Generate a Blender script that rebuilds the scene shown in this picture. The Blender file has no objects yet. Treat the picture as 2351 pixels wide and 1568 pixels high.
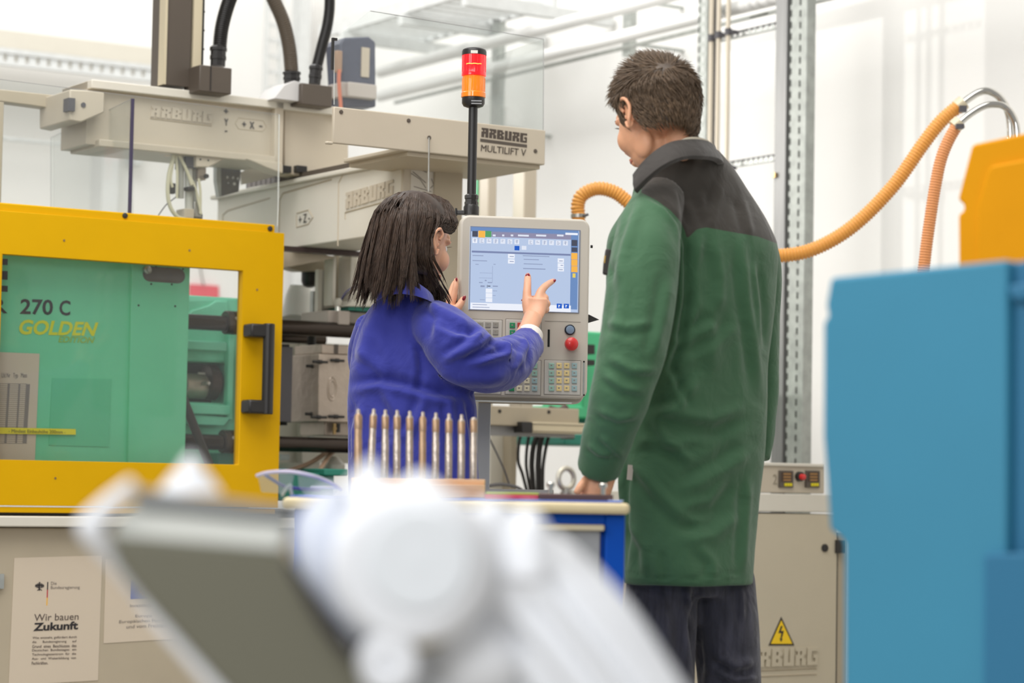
import bpy, bmesh, math, random
import numpy as np
from mathutils import Vector, Matrix

random.seed(4)
rng = np.random.default_rng(4)
scene = bpy.context.scene
COL = scene.collection

# ------------------------------------------------------------------ camera
W, H, FPX = 2351, 1568, 5600.0
EYE = np.array([0.0, 0.0, 0.95])
PITCH = math.atan(328 / FPX)
ROLL = 0.018
r0 = np.array([1.0, 0, 0]); u0 = np.array([0, -math.sin(PITCH), math.cos(PITCH)])
FW = np.array([0, math.cos(PITCH), math.sin(PITCH)])
RT = r0 * math.cos(ROLL) + u0 * math.sin(ROLL)
UP = -r0 * math.sin(ROLL) + u0 * math.cos(ROLL)
cam = bpy.data.cameras.new('camera')
cam.sensor_width = 36.0
cam.lens = FPX / W * 36.0
cam.clip_start = 0.05; cam.clip_end = 60
cam.dof.use_dof = True
cam.dof.focus_distance = 6.05
cam.dof.aperture_fstop = 2.9
camo = bpy.data.objects.new('camera', cam); COL.objects.link(camo)
M = Matrix(((RT[0], UP[0], -FW[0], EYE[0]), (RT[1], UP[1], -FW[1], EYE[1]), (RT[2], UP[2], -FW[2], EYE[2]), (0, 0, 0, 1)))
camo.matrix_world = M
scene.camera = camo

# ------------------------------------------------------------------ light and exposure
scene.view_settings.view_transform = 'Standard'
scene.view_settings.look = 'None'
scene.view_settings.gamma = 1.0
scene.view_settings.use_curve_mapping = False
scene.view_settings.exposure = 0.0
world = bpy.data.worlds.new('hall_light'); scene.world = world
world.use_nodes = True
bg = world.node_tree.nodes['Background']
bg.inputs[0].default_value = (1.0, 0.985, 0.96, 1)
bg.inputs[1].default_value = 0.44

def lamp(name, kind, loc, target, energy, size=1.0, size_y=None, color=(1, 1, 1)):
    l = bpy.data.lights.new(name, kind); l.energy = energy; l.color = color
    if kind == 'AREA':
        l.shape = 'RECTANGLE' if size_y else 'DISK'; l.size = size
        if size_y: l.size_y = size_y
    elif kind == 'SPOT':
        l.shadow_soft_size = size; l.spot_size = math.radians(38); l.spot_blend = 0.5
    o = bpy.data.objects.new(name, l); COL.objects.link(o)
    o.location = loc
    o.rotation_euler = (Vector(target) - Vector(loc)).to_track_quat('-Z', 'Y').to_euler()
    return o
lamp('skylight_panel', 'AREA', (-0.8, 4.6, 5.0), (-0.2, 6.2, 0), 215, 4.0, 3.5, (1, 0.98, 0.95))
lamp('left_key', 'AREA', (-3.2, 2.2, 3.2), (0.2, 6.2, 1.2), 66, 2.2, 2.2, (1, 0.99, 0.97))  # unseen soft key light added at the left
lamp('front_fill', 'AREA', (-0.9, -0.3, 2.5), (0.0, 1.9, 0.9), 54, 1.2, 1.2, (0.97, 0.985, 1))  # fill added to brighten the foreground robot arm
lamp('rear_wall_fill', 'AREA', (-1.7, 8.9, 4.8), (0.9, 10.6, 1.2), 100, 3.0, 2.0, (1, 0.99, 0.97))  # unseen area light added to brighten the far walls
lamp('side_wall_fill', 'AREA', (-0.2, 7.9, 5.0), (1.9, 9.0, 1.6), 4, 2.0, 2.0, (1, 0.99, 0.97))  # second unseen fill, added for the right wall
lamp('wall_spot', 'SPOT', (-2.9, 9.3, 2.62), (1.75, 8.2, 2.2), 205, 0.05, None, (1, 0.97, 0.93))

# ------------------------------------------------------------------ projection helpers
def ray(px, py):
    return FW + RT * ((px - W / 2) / FPX) + UP * ((H / 2 - py) / FPX)
def P(px, py, D):
    d = ray(px, py)
    return EYE + d * (D / d[1])
def project(V):
    d = np.asarray(V) - EYE
    w = d @ FW
    return W / 2 + FPX * (d @ RT) / w, H / 2 - FPX * (d @ UP) / w
def m_per_px(D): return D / FPX

class Plane:
    """vertical plane: a runs along it, b out of it towards the viewer, z is up"""
    def __init__(s, O, yaw):
        s.O = np.array([O[0], O[1], 0.0]); s.yaw = yaw
        s.u = np.array([math.cos(yaw), math.sin(yaw), 0]); s.n = np.array([math.sin(yaw), -math.cos(yaw), 0])
        s.k = np.array([0, 0, 1.0])
    def off(s, b):
        return Plane(s.O + s.n * b, s.yaw)
    def w(s, a, b, z): return s.O + s.u * a + s.n * b + s.k * z
    def loc(s, px, py):
        d = ray(px, py)
        t = ((s.O - EYE) @ s.n) / (d @ s.n)
        p = EYE + d * t
        return (p - s.O) @ s.u, p[2]
    def pt(s, px, py, b=0.0):
        G = s.off(b) if b else s; a, z = G.loc(px, py); return G.w(a, 0, z)
    def rect(s, x0, y0, x1, y1):
        a0, z1 = s.loc(x0, y0); _, z0 = s.loc(x0, y1); a1, _ = s.loc(x1, y0)
        return a0, a1, z0, z1

# ------------------------------------------------------------------ materials
def lin(c):
    def f(v):
        v = v / 255.0
        return v / 12.92 if v <= 0.04045 else ((v + 0.055) / 1.055) ** 2.4
    return (f(c[0]), f(c[1]), f(c[2]), 1.0)
MATS = {}
def mat(name, rgb, rough=0.5, metal=0.0, bump=0.0, bscale=60, var=0.0, vscale=8, spec=0.5, coat=0.0, emit=0.0, stretch=None):
    if name in MATS: return MATS[name]
    m = bpy.data.materials.new(name); m.use_nodes = True
    nt = m.node_tree; b = nt.nodes['Principled BSDF']
    c = lin(rgb)
    b.inputs['Base Color'].default_value = c
    b.inputs['Roughness'].default_value = rough
    b.inputs['Metallic'].default_value = metal
    b.inputs['Specular IOR Level'].default_value = spec
    b.inputs['Coat Weight'].default_value = coat
    tc = nt.nodes.new('ShaderNodeTexCoord'); mp = nt.nodes.new('ShaderNodeMapping')
    nt.links.new(tc.outputs['Object'], mp.inputs[0])
    if stretch: mp.inputs['Scale'].default_value = stretch
    if emit:
        b.inputs['Emission Color'].default_value = c
        b.inputs['Emission Strength'].default_value = emit
    if var:
        n = nt.nodes.new('ShaderNodeTexNoise'); n.inputs['Scale'].default_value = vscale; n.inputs['Detail'].default_value = 5
        nt.links.new(mp.outputs[0], n.inputs['Vector'])
        r = nt.nodes.new('ShaderNodeValToRGB')
        r.color_ramp.elements[0].position = 0.3; r.color_ramp.elements[1].position = 0.7
        r.color_ramp.elements[0].color = tuple(x * (1 - var) for x in c[:3]) + (1,)
        r.color_ramp.elements[1].color = tuple(min(1, x * (1 + var)) for x in c[:3]) + (1,)
        nt.links.new(n.outputs['Fac'], r.inputs[0]); nt.links.new(r.outputs[0], b.inputs['Base Color'])
    if bump:
        n = nt.nodes.new('ShaderNodeTexNoise'); n.inputs['Scale'].default_value = bscale; n.inputs['Detail'].default_value = 4
        nt.links.new(mp.outputs[0], n.inputs['Vector'])
        bp = nt.nodes.new('ShaderNodeBump'); bp.inputs['Strength'].default_value = bump; bp.inputs['Distance'].default_value = 0.01
        nt.links.new(n.outputs['Fac'], bp.inputs['Height']); nt.links.new(bp.outputs[0], b.inputs['Normal'])
    MATS[name] = m
    return m
def glass_mat(name, tint=(0.96, 0.985, 0.98), gloss=0.08, haze=0.04, edge=None):
    m = bpy.data.materials.new(name); m.use_nodes = True
    nt = m.node_tree; nt.nodes.clear()
    out = nt.nodes.new('ShaderNodeOutputMaterial')
    tr = nt.nodes.new('ShaderNodeBsdfTransparent'); tr.inputs[0].default_value = (*tint, 1)
    gl = nt.nodes.new('ShaderNodeBsdfGlossy'); gl.inputs['Roughness'].default_value = 0.03
    df = nt.nodes.new('ShaderNodeBsdfDiffuse'); df.inputs[0].default_value = (0.85, 0.88, 0.9, 1)
    lw = nt.nodes.new('ShaderNodeFresnel'); lw.inputs[0].default_value = 1.45
    mul = nt.nodes.new('ShaderNodeMath'); mul.operation = 'MULTIPLY'; mul.inputs[1].default_value = gloss / 0.05
    nt.links.new(lw.outputs[0], mul.inputs[0])
    m1 = nt.nodes.new('ShaderNodeMixShader'); m2 = nt.nodes.new('ShaderNodeMixShader')
    m1.inputs[0].default_value = haze
    nt.links.new(tr.outputs[0], m1.inputs[1]); nt.links.new(df.outputs[0], m1.inputs[2])
    nt.links.new(mul.outputs[0], m2.inputs[0]); nt.links.new(m1.outputs[0], m2.inputs[1]); nt.links.new(gl.outputs[0], m2.inputs[2])
    nt.links.new(m2.outputs[0], out.inputs[0])
    MATS[name] = m
    return m

cream = mat('cream_enamel', (190, 179, 160), 0.45, bump=0.03, bscale=300, var=0.02)
cream_l = mat('light_cream_enamel', (210, 205, 192), 0.4, var=0.02)
cream_d = mat('warm_grey_enamel', (176, 164, 142), 0.5, var=0.03)
yellow = mat('yellow_enamel', (212, 163, 0), 0.5, bump=0.02, bscale=200, var=0.02, spec=0.15)
yellow2 = mat('amber_plastic', (222, 150, 0), 0.6, var=0.03, spec=0.15)
green = mat('mint_green_enamel', (112, 206, 160), 0.4, var=0.03)
green_d = mat('sea_green_casting', (120, 212, 178), 0.45, bump=0.1, bscale=80, var=0.05)
teal_d = mat('dark_teal_casting', (40, 130, 112), 0.5, var=0.05)
black = mat('black_plastic', (34, 32, 31), 0.35)
black_m = mat('matt_black_rubber', (44, 42, 40), 0.6)
dark = mat('dark_brown_metal', (82, 73, 64), 0.42, var=0.04)
dgrey = mat('dark_grey_steel', (78, 76, 80), 0.5, var=0.08)
steel = mat('brushed_steel', (176, 174, 168), 0.32, 0.9, bump=0.03, bscale=200)
pale_zinc = mat('pale_galvanised_steel', (214, 216, 215), 0.5, 0.2, var=0.05, vscale=30)
zinc = mat('galvanised_steel', (176, 180, 176), 0.45, 0.6, var=0.12, vscale=30)
bar_m = mat('oiled_dark_steel_bar', (62, 54, 48), 0.2, 0.7)
chrome = mat('chrome', (205, 203, 196), 0.08, 1.0)
alu = mat('anodised_aluminium', (206, 194, 166), 0.4, 0.25)
tan_steel = mat('tan_mould_steel', (178, 164, 150), 0.4, 0.45, bump=0.2, bscale=40, var=0.1)
brass = mat('brass_tip', (170, 142, 96), 0.35, 0.8)
white = mat('white_plastic', (232, 232, 232), 0.45)
paper = mat('warm_white_paper', (202, 188, 168), 0.8)
ink = mat('black_ink', (40, 36, 38), 0.7)
ink_g = mat('grey_ink', (130, 122, 114), 0.8)
red_ink = mat('red_ink', (176, 34, 52), 0.7)
gold_ink = mat('gold_ink', (228, 174, 62), 0.7)
blue_ink = mat('blue_ink', (42, 74, 160), 0.7)
yellow_sign = mat('yellow_sign_film', (240, 200, 14), 0.5)
olive_key = mat('label_yellow', (216, 200, 20), 0.6)
wall_m = mat('white_wall_paint', (238, 237, 234), 0.8, bump=0.03, bscale=30, var=0.008, vscale=1.5)
floor_m = mat('grey_floor_resin', (168, 164, 156), 0.35, var=0.05)
pipe_m = mat('white_pipe_jacket', (224, 224, 222), 0.5)
pipe_s = mat('pale_steel_pipe', (206, 196, 178), 0.35, 0.3)
orange_hose = mat('amber_spiral_hose', (222, 158, 76), 0.4, bump=0.05, bscale=100)
orange_hose2 = mat('orange_spiral_hose', (214, 146, 92), 0.45)
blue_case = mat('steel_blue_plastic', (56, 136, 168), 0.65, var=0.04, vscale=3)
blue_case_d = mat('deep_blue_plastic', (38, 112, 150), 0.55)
bench_blue = mat('bench_blue_enamel', (0, 74, 176), 0.5, spec=0.15)
mat_blue = mat('blue_rubber_mat', (84, 108, 184), 0.6)
beech = mat('beech_edge', (214, 198, 158), 0.5, var=0.06, vscale=20, stretch=(1, 1, 12))
wood = mat('pale_wood_block', (214, 172, 132), 0.6, var=0.08, vscale=20, stretch=(1, 8, 8))
bench_grey = mat('bench_grey_enamel', (150, 152, 156), 0.45)
rob_white = mat('white_robot_casting', (236, 238, 242), 0.4)
rob_grey = mat('olive_grey_plastic', (106, 104, 88), 0.6)
rob_grey_lit = mat('lit_grey_plastic', (172, 174, 168), 0.55)  # paler copy of the arm grey for the face lit from above
rob_dark = mat('dark_joint_rubber', (58, 58, 66), 0.5)
cable_grn = mat('green_yellow_cable', (110, 190, 50), 0.4)
tube_tan = mat('tan_tube', (166, 136, 112), 0.4)
tube_ivory = mat('ivory_tube', (206, 202, 176), 0.4)
red_m = mat('red_plastic', (206, 46, 44), 0.35, coat=0.3)
skin_m = mat('skin', (222, 164, 128), 0.5, var=0.06, vscale=20, bump=0.03, bscale=200)
nail_m = mat('dark_red_nail_varnish', (140, 14, 34), 0.15, coat=1.0)
skin_m.node_tree.nodes['Principled BSDF'].inputs['Subsurface Weight'].default_value = 0.12
skin_m.node_tree.nodes['Principled BSDF'].inputs['Subsurface Radius'].default_value = (0.012, 0.004, 0.002)
pane_m = glass_mat('clear_acrylic', tint=(0.985, 0.995, 0.99), haze=0.03, gloss=0.015)
pane_door = glass_mat('door_acrylic', tint=(0.985, 0.995, 0.99), haze=0.02, gloss=0.03)
edge_m = mat('acrylic_edge_dark', (66, 60, 84), 0.3)
edge_l = mat('acrylic_edge_light', (206, 210, 206), 0.3)

def lens_mat(name, rgb, em):
    m = mat(name, rgb, 0.15, coat=0.5, emit=em); return m
lens_red = lens_mat('red_lit_lens', (244, 8, 22), 0.75)
lens_amber = lens_mat('amber_lens', (240, 128, 0), 0.12)
lens_glint = mat('led_ring_glint', (255, 170, 70), 0.3, emit=1.6)

# ------------------------------------------------------------------ mesh builder
class MB:
    def __init__(s): s.v = []; s.f = []
    def add(s, vs, fs):
        k = len(s.v); s.v += [tuple(map(float, p)) for p in vs]; s.f += [tuple(i + k for i in f) for f in fs]; return s
    def hexa(s, c):
        return s.add(c, [(0, 3, 2, 1), (4, 5, 6, 7), (0, 1, 5, 4), (1, 2, 6, 5), (2, 3, 7, 6), (3, 0, 4, 7)])
    def box(s, F, a0, a1, b0, b1, z0, z1):
        if b0 > b1: b0, b1 = b1, b0
        return s.hexa([F.w(a, b, z) for z in (z0, z1) for a, b in ((a0, b1), (a1, b1), (a1, b0), (a0, b0))][:8]) if False else \
            s.hexa([F.w(a0, b1, z0), F.w(a1, b1, z0), F.w(a1, b0, z0), F.w(a0, b0, z0), F.w(a0, b1, z1), F.w(a1, b1, z1), F.w(a1, b0, z1), F.w(a0, b0, z1)])
    def pbox(s, F, x0, y0, x1, y1, b1, b0):
        """box whose front face (offset b1 from plane F) covers a pixel-measured rectangle, back face at b0"""
        G = F.off(b1); a0, a1, z0, z1 = G.rect(x0, y0, x1, y1)
        return s.box(G, a0, a1, b0 - b1, 0, z0, z1)
    def prism(s, F, pts, b1, b0):
        """pts: local (a,z) outline of plane F, clockwise or not"""
        n = len(pts)
        ar = sum(pts[i][0] * pts[(i + 1) % n][1] - pts[(i + 1) % n][0] * pts[i][1] for i in range(n))
        if ar < 0: pts = pts[::-1]
        vs = [F.w(a, b1, z) for a, z in pts] + [F.w(a, b0, z) for a, z in pts]
        fs = [tuple(range(n)), tuple(range(2 * n - 1, n - 1, -1))]
        fs += [((i + 1) % n, i, n + i, n + (i + 1) % n) for i in range(n)]
        return s.add(vs, fs)
    def pprism(s, F, px, b1, b0):
        G = F.off(b1); return s.prism(G, [G.loc(*p) for p in px], 0, b0 - b1)
    def loft(s, rings, cap=True, closed=False):
        n = len(rings[0]); k = len(s.v)
        for r in rings: s.v += [tuple(map(float, p)) for p in r]
        m = len(rings)
        for i in range(m if closed else m - 1):
            j = (i + 1) % m
            for q in range(n):
                s.f.append((k + i * n + q, k + i * n + (q + 1) % n, k + j * n + (q + 1) % n, k + j * n + q))
        if cap and not closed:
            s.f.append(tuple(k + q for q in range(n))[::-1]); s.f.append(tuple(k + (m - 1) * n + q for q in range(n)))
        return s
    def tube(s, pts, r, seg=12, cap=True, smooth=0, ell=None, up=None):
        pts = [np.array(p, float) for p in pts]
        r = list(r) if hasattr(r, '__len__') else [r] * len(pts)
        if smooth: pts, r = spline(pts, r, smooth)
        rings = []; prev = None
        for i, p in enumerate(pts):
            t = pts[min(i + 1, len(pts) - 1)] - pts[max(i - 1, 0)]
            t = t / (np.linalg.norm(t) + 1e-12)
            if prev is None:
                ref = np.array(up if up is not None else ((0, 0, 1.0) if abs(t[2]) < 0.9 else (1.0, 0, 0)), float)
                e1 = np.cross(t, ref); e1 /= np.linalg.norm(e1)
            else:
                e1 = prev - t * (prev @ t); e1 /= np.linalg.norm(e1)
            prev = e1; e2 = np.cross(t, e1)
            k = 1.0 if ell is None else ell
            rings.append([p + (e1 * math.cos(2 * math.pi * q / seg) + e2 * k * math.sin(2 * math.pi * q / seg)) * r[i] for q in range(seg)])
        return s.loft(rings, cap)
    def lathe(s, base, axis, prof, seg=24):
        """prof: (distance along axis, radius)"""
        base = np.array(base, float); ax = np.array(axis, float); ax /= np.linalg.norm(ax)
        ref = np.array((0, 0, 1.0) if abs(ax[2]) < 0.9 else (1.0, 0, 0))
        e1 = np.cross(ax, ref); e1 /= np.linalg.norm(e1); e2 = np.cross(ax, e1)
        rings = [[base + ax * h + (e1 * math.cos(2 * math.pi * q / seg) + e2 * math.sin(2 * math.pi * q / seg)) * max(r, 1e-5) for q in range(seg)] for h, r in prof]
        return s.loft(rings)
    def ell(s, c, R3, rad, nu=20, nv=14, rot=None):
        """ellipsoid; R3 rows are local axes in world"""
        c = np.array(c, float); R3 = np.array(R3, float)
        rings = []
        for i in range(nv + 1):
            th = math.pi * (i / nv) * 0.998 + 0.003
            rings.append([c + R3[0] * rad[0] * math.sin(th) * math.cos(2 * math.pi * q / nu) + R3[1] * rad[1] * math.sin(th) * math.sin(2 * math.pi * q / nu) - R3[2] * rad[2] * math.cos(th) for q in range(nu)])
        return s.loft(rings)
    def mesh(s, name):
        me = bpy.data.meshes.new(name); me.from_pydata(s.v, [], s.f)
        return me
I3 = np.eye(3)

def spline(pts, r, sub):
    P_, R_ = [], []
    n = len(pts)
    for i in range(n - 1):
        p0 = pts[max(i - 1, 0)]; p1 = pts[i]; p2 = pts[i + 1]; p3 = pts[min(i + 2, n - 1)]
        for k in range(sub):
            t = k / sub
            P_.append(0.5 * ((2 * p1) + (-p0 + p2) * t + (2 * p0 - 5 * p1 + 4 * p2 - p3) * t * t + (-p0 + 3 * p1 - 3 * p2 + p3) * t ** 3))
            tt = t * t * (3 - 2 * t)
            R_.append(r[i] * (1 - tt) + r[i + 1] * tt)
    P_.append(pts[-1]); R_.append(r[-1])
    return P_, R_

def fix_normals(me):
    bm = bmesh.new(); bm.from_mesh(me); bmesh.ops.recalc_face_normals(bm, faces=bm.faces); bm.to_mesh(me); bm.free()

def obj(name, mb, m, parent=None, bev=0.0, segs=2, sharp=35, label=None, cat=None, group=None, kind=None, smooth=True, base=True, fix=True):
    me = mb if isinstance(mb, bpy.types.Mesh) else mb.mesh(name)
    if fix: fix_normals(me)
    off = np.zeros(3)
    if parent is not None:
        off = np.array(parent['wloc'])
    elif base and len(me.vertices):
        co = np.empty(len(me.vertices) * 3); me.vertices.foreach_get('co', co); co = co.reshape(-1, 3)
        off = np.array([(co[:, 0].min() + co[:, 0].max()) / 2, (co[:, 1].min() + co[:, 1].max()) / 2, co[:, 2].min()])
    me.transform(Matrix.Translation(-Vector(off)))
    if smooth:
        me.polygons.foreach_set('use_smooth', [True] * len(me.polygons))
        if sharp: me.set_sharp_from_angle(angle=math.radians(sharp))
    o = bpy.data.objects.new(name, me); COL.objects.link(o)
    for q in (m if isinstance(m, (list, tuple)) else [m]): me.materials.append(q)
    if parent is not None:
        o.parent = parent; o['wloc'] = list(parent['wloc'])
    else:
        o.location = off; o['wloc'] = [float(x) for x in off]
    if bev:
        b = o.modifiers.new('bevel', 'BEVEL'); b.width = bev; b.segments = segs; b.limit_method = 'ANGLE'; b.angle_limit = math.radians(40)
        b.harden_normals = False
    tag(o, label, cat, group, kind)
    return o
def tag(o, label=None, cat=None, group=None, kind=None):
    if label: o['label'] = label
    if cat: o['category'] = cat
    if group: o['group'] = group
    if kind: o['kind'] = kind
    return o
def thing(name, label, cat, loc, group=None):
    o = bpy.data.objects.new(name, None); COL.objects.link(o)
    o.empty_display_size = 0.05
    o.location = [float(x) for x in loc]; o['wloc'] = [float(x) for x in loc]
    return tag(o, label, cat, group)

def ring_pts(c, e1, e2, A, B, n=40, p=2.3):
    out = []
    for q in range(n):
        t = 2 * math.pi * q / n
        ct, st = math.cos(t), math.sin(t)
        out.append(c + e1 * A * math.copysign(abs(ct) ** (2 / p), ct) + e2 * B * math.copysign(abs(st) ** (2 / p), st))
    return out

def text(s, F, x0, y0, x1, y1, m, parent, b=0.001, depth=0.0006, shear=0.0, name='lettering', bold=0.0, label=None, quad=None):
    """lettering fitted to a pixel-measured box on plane F"""
    cu = bpy.data.curves.new('t', 'FONT'); cu.body = s; cu.extrude = 0.5; cu.offset = bold; cu.resolution_u = 3
    cu.space_line = 1.0
    to = bpy.data.objects.new('t', cu); COL.objects.link(to)
    dg = bpy.context.evaluated_depsgraph_get()
    me = bpy.data.meshes.new_from_object(to.evaluated_get(dg))
    bpy.data.objects.remove(to); bpy.data.curves.remove(cu)
    n = len(me.vertices); co = np.empty(n * 3); me.vertices.foreach_get('co', co); co = co.reshape(-1, 3)
    co[:, 0] += shear * co[:, 1]
    mn, mx = co.min(0), co.max(0)
    G = F.off(b)
    q = [G.loc(x0, y1), G.loc(x1, y1), G.loc(x0, y0), G.loc(x1, y0)] if quad is None else [G.loc(*p) for p in quad]
    fx = (co[:, 0] - mn[0]) / (mx[0] - mn[0]); fy = (co[:, 1] - mn[1]) / (mx[1] - mn[1])
    q = np.array(q)
    az = (q[0] * ((1 - fx) * (1 - fy))[:, None] + q[1] * (fx * (1 - fy))[:, None] + q[2] * ((1 - fx) * fy)[:, None] + q[3] * (fx * fy)[:, None])
    bb = (co[:, 2] > 0) * depth
    w_ = G.O + G.u * az[:, :1] + G.n * bb[:, None] + G.k * az[:, 1:]
    me.vertices.foreach_set('co', w_.ravel()); me.update()
    me.materials.clear()
    return obj(name, me, m, parent, label=label, fix=False, smooth=False)

LET = {'A': ('11111', '01011', '11111', '11011', '11011'), 'R': ('11111', '01011', '11110', '11011', '11011'),
       'B': ('11110', '11011', '11110', '11011', '11111'), 'U': ('11011', '11011', '11011', '11011', '11111'),
       'G': ('11111', '11000', '11011', '11001', '11111')}
def block_word(word, F, quad, m, parent, b, depth, name='lettering'):
    """heavy square lettering; quad = pixel corners TL, TR, BR, BL on plane F"""
    G = F.off(b); q = [np.array(G.loc(*p)) for p in quad]
    mb = MB(); n = len(word); tot = n * 5 + (n - 1) * 0.8
    def at(x, y):
        fx, fy = x / tot, y / 5
        r = q[0] * (1 - fx) * (1 - fy) + q[1] * fx * (1 - fy) + q[2] * fx * fy + q[3] * (1 - fx) * fy
        return tuple(r)
    for i, ch in enumerate(word):
        for r, row in enumerate(LET[ch]):
            c = 0
            while c < 5:
                if row[c] == '1':
                    e = c
                    while e < 5 and row[e] == '1': e += 1
                    x0 = i * 5.8 + c; x1 = i * 5.8 + e
                    mb.prism(G, [at(x0, r + 1.001), at(x1, r + 1.001), at(x1, r), at(x0, r)], depth, 0)
                    c = e
                else: c += 1
    return obj(name, mb, m, parent)
# ================================================================== the room
PHI = math.radians(33)
U3 = np.array([math.cos(PHI), math.sin(PHI), 0]); V3 = np.array([math.sin(PHI), -math.cos(PHI), 0])
M_ = Plane(P(0, 800, 6.75), PHI)                     # front of the moulding machine's door
WR = Plane((1.12, 8.87), PHI - math.pi / 2)          # right wall
CORNER = np.array([-1.03, 12.18])
WL = Plane(CORNER, PHI)                              # left wall, behind the machine
def structure(name, mb, m, **k): return obj(name, mb, m, kind='structure', **k)
structure('floor', MB().hexa([(-7, 0.3, -0.1), (5, 0.3, -0.1), (5, 14, -0.1), (-7, 14, -0.1), (-7, 0.3, 0), (5, 0.3, 0), (5, 14, 0), (-7, 14, 0)]), floor_m)
a_c = float((CORNER - WR.O[:2]) @ WR.u[:2])
structure('wall_right', MB().box(WR, a_c - 0.1, 6.5, -0.2, 0, 0, 5.0), wall_m)
structure('wall_left', MB().box(WL, -5.5, 0.1, -0.2, 0, 0, 5.0), wall_m)

def run_on(F, b, p0, p1, ext0=0.0, ext1=0.0):
    """a straight horizontal run on plane F (offset b) seen through two photo points"""
    G = F.off(b); a0, z0 = G.loc(*p0); a1, z1 = G.loc(*p1); z = (z0 + z1) / 2
    return G, a0 - ext0, a1 + ext1, z
# pipes on the right wall
for nm, p0, p1, r, lab, b in (('wall_pipe', (911, 178), (1414, -4), 0.026, 'thick white jacketed pipe, upper one running up along the white wall', 0.40),
                           ('wall_pipe', (911, 240), (1500, 32), 0.025, 'thick white jacketed pipe, lower one running up along the white wall', 0.40),
                           ('wall_pipe', (1251, 168), (1500, 78), 0.008, 'thin grey conduit below the two thick white wall pipes', 0.34)):
    G, a0, a1, z = run_on(WR, b, p0, p1, 0.15 if r > .02 else 1.2, 2.2)
    obj(nm, MB().tube([G.w(a0, 0, z), G.w(a1, 0, z)], r, 20), pipe_m if r > .02 else zinc, label=lab, cat='pipe', group='pipes on the white wall')
for x, lab, y0, y1 in ((1440, 'galvanised pipe hanger on the wall nearer the man', -40, 130), (1141, 'galvanised vertical strut standing by the pipes above the clear guard', -60, 330)):
    t = MB().pbox(WR, x - 9, y0, x + 9, y1, 0.30, 0.27)
    for yy in (y0 + 40, y1 - 30): t.pbox(WR, x - 3, yy - 3, x + 3, yy + 3, 0.271, 0.0)
    obj('pipe_hanger' if x > 1300 else 'wall_strut', t, zinc, label=lab, cat='bracket' if x > 1300 else 'strut')
# steel shelf brackets high in the corner
t = thing('cable_tray', 'galvanised cable tray on arms high in the corner behind the clear guard', 'cable tray', WR.pt(860, 20, 0.6))
G, a0, a1, z = run_on(WR, 0.7, (760, 82), (905, 8), 0.1, 0.6)
obj('side_rail', MB().box(G, a0, a1, -0.01, 0.01, z - 0.03, z + 0.03), pale_zinc, t)
obj('side_rail', MB().box(G, a0, a1, -0.42, -0.40, z - 0.03, z + 0.03), pale_zinc, t)
for k in range(14):
    a = a0 + 0.08 + k * (a1 - a0 - 0.16) / 13
    obj('rung', MB().box(G, a - 0.012, a + 0.012, -0.40, -0.01, z - 0.02, z - 0.005), pale_zinc, t)
for k, a in enumerate((a0 + 0.25, a0 + 0.75, a0 + 1.25)):
    obj('bracket_arm', MB().box(G, a - 0.02, a + 0.02, -0.68, 0.03, z - 0.08, z - 0.035), pale_zinc, t)
# ladder shaped tray and post in the corner behind the hoses
t = thing('vertical_ladder_tray', 'pale upright ladder tray between the black hoses, far behind', 'cable tray', WL.pt(632, 600, 0.25))
for x in (618, 650):
    obj('side_rail', MB().pbox(WL, x - 3, -40, x + 3, 700, 0.25, 0.22), pale_zinc, t)
for k in range(14):
    y = -20 + k * 36
    obj('rung', MB().pbox(WL, 620, y, 648, y + 8, 0.24, 0.225), pale_zinc, t)
t = MB().pbox(WL, 690, -60, 716, 1180, 0.30, 0.22)
obj('steel_post', t, pale_zinc, label='pale galvanised post behind the black hoses, left of the motor', cat='post')
# trays and pipes along the left wall
t = thing('wall_cable_tray', 'perforated grey cable tray along the far wall at top left', 'cable tray', WL.pt(200, 160, 0.35))
G, a0, a1, z = run_on(WL, 0.45, (0, 82), (380, 138), 0.9, 0.15)
obj('cover_rail', MB().box(G, a0, a1, -0.3, 0.02, z - 0.045, z + 0.035), cream_l, t)
G, a0, a1, z = run_on(WL, 0.47, (0, 112), (380, 160), 0.9, 0.15)
obj('lip', MB().box(G, a0, a1, -0.03, 0.0, z - 0.012, z + 0.012), pale_zinc, t)
G, a0, a1, z2 = run_on(WL, 0.47, (0, 141), (380, 187), 0.9, 0.15)
obj('lip', MB().box(G, a0, a1, -0.03, 0.0, z2 - 0.010, z2 + 0.006), pale_zinc, t)
n = 36
for k in range(n):
    a = a0 + (k + 0.5) * (a1 - a0) / n
    obj('rung', MB().box(G, a - 0.018, a + 0.018, -0.02, -0.01, z2, z - 0.01), pale_zinc, t)
G, a0, a1, z = run_on(WL, 0.25, (15, 320), (300, 345), 0.9, 1.0)
obj('wall_pipe', MB().tube([G.w(a0, 0, z), G.w(a1, 0, z)], 0.010, 10), pale_zinc, label='thin grey pipe on the far wall seen through the left clear guard', cat='pipe')
for x0, x1 in ((243, 275), (312, 326)):
    pass
obj('window_post', MB().pbox(WL, 240, 240, 276, 640, 0.14, 0.0), white, label='white post on the far wall seen through the left clear guard', cat='post')
obj('junction_box', MB().pbox(WL, 309, 330, 328, 378, 0.12, 0.02), pale_zinc, bev=0.004, label='small grey box on the far wall right of the dark guard edge', cat='box')
t = thing('notice_board', 'red notice on the far wall seen through the yellow door window', 'notice', WL.pt(480, 700, 0.02))
obj('board', MB().pbox(WL, 440, 652, 503, 740, 0.03, 0.0), mat('faded_red_notice', (226, 92, 104), 0.6), t)
obj('cable', MB().tube([WL.pt(458, 590, .05), WL.pt(462, 630, .05), WL.pt(468, 655, .05)], 0.004, 6, smooth=4), ink_g, t)

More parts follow.
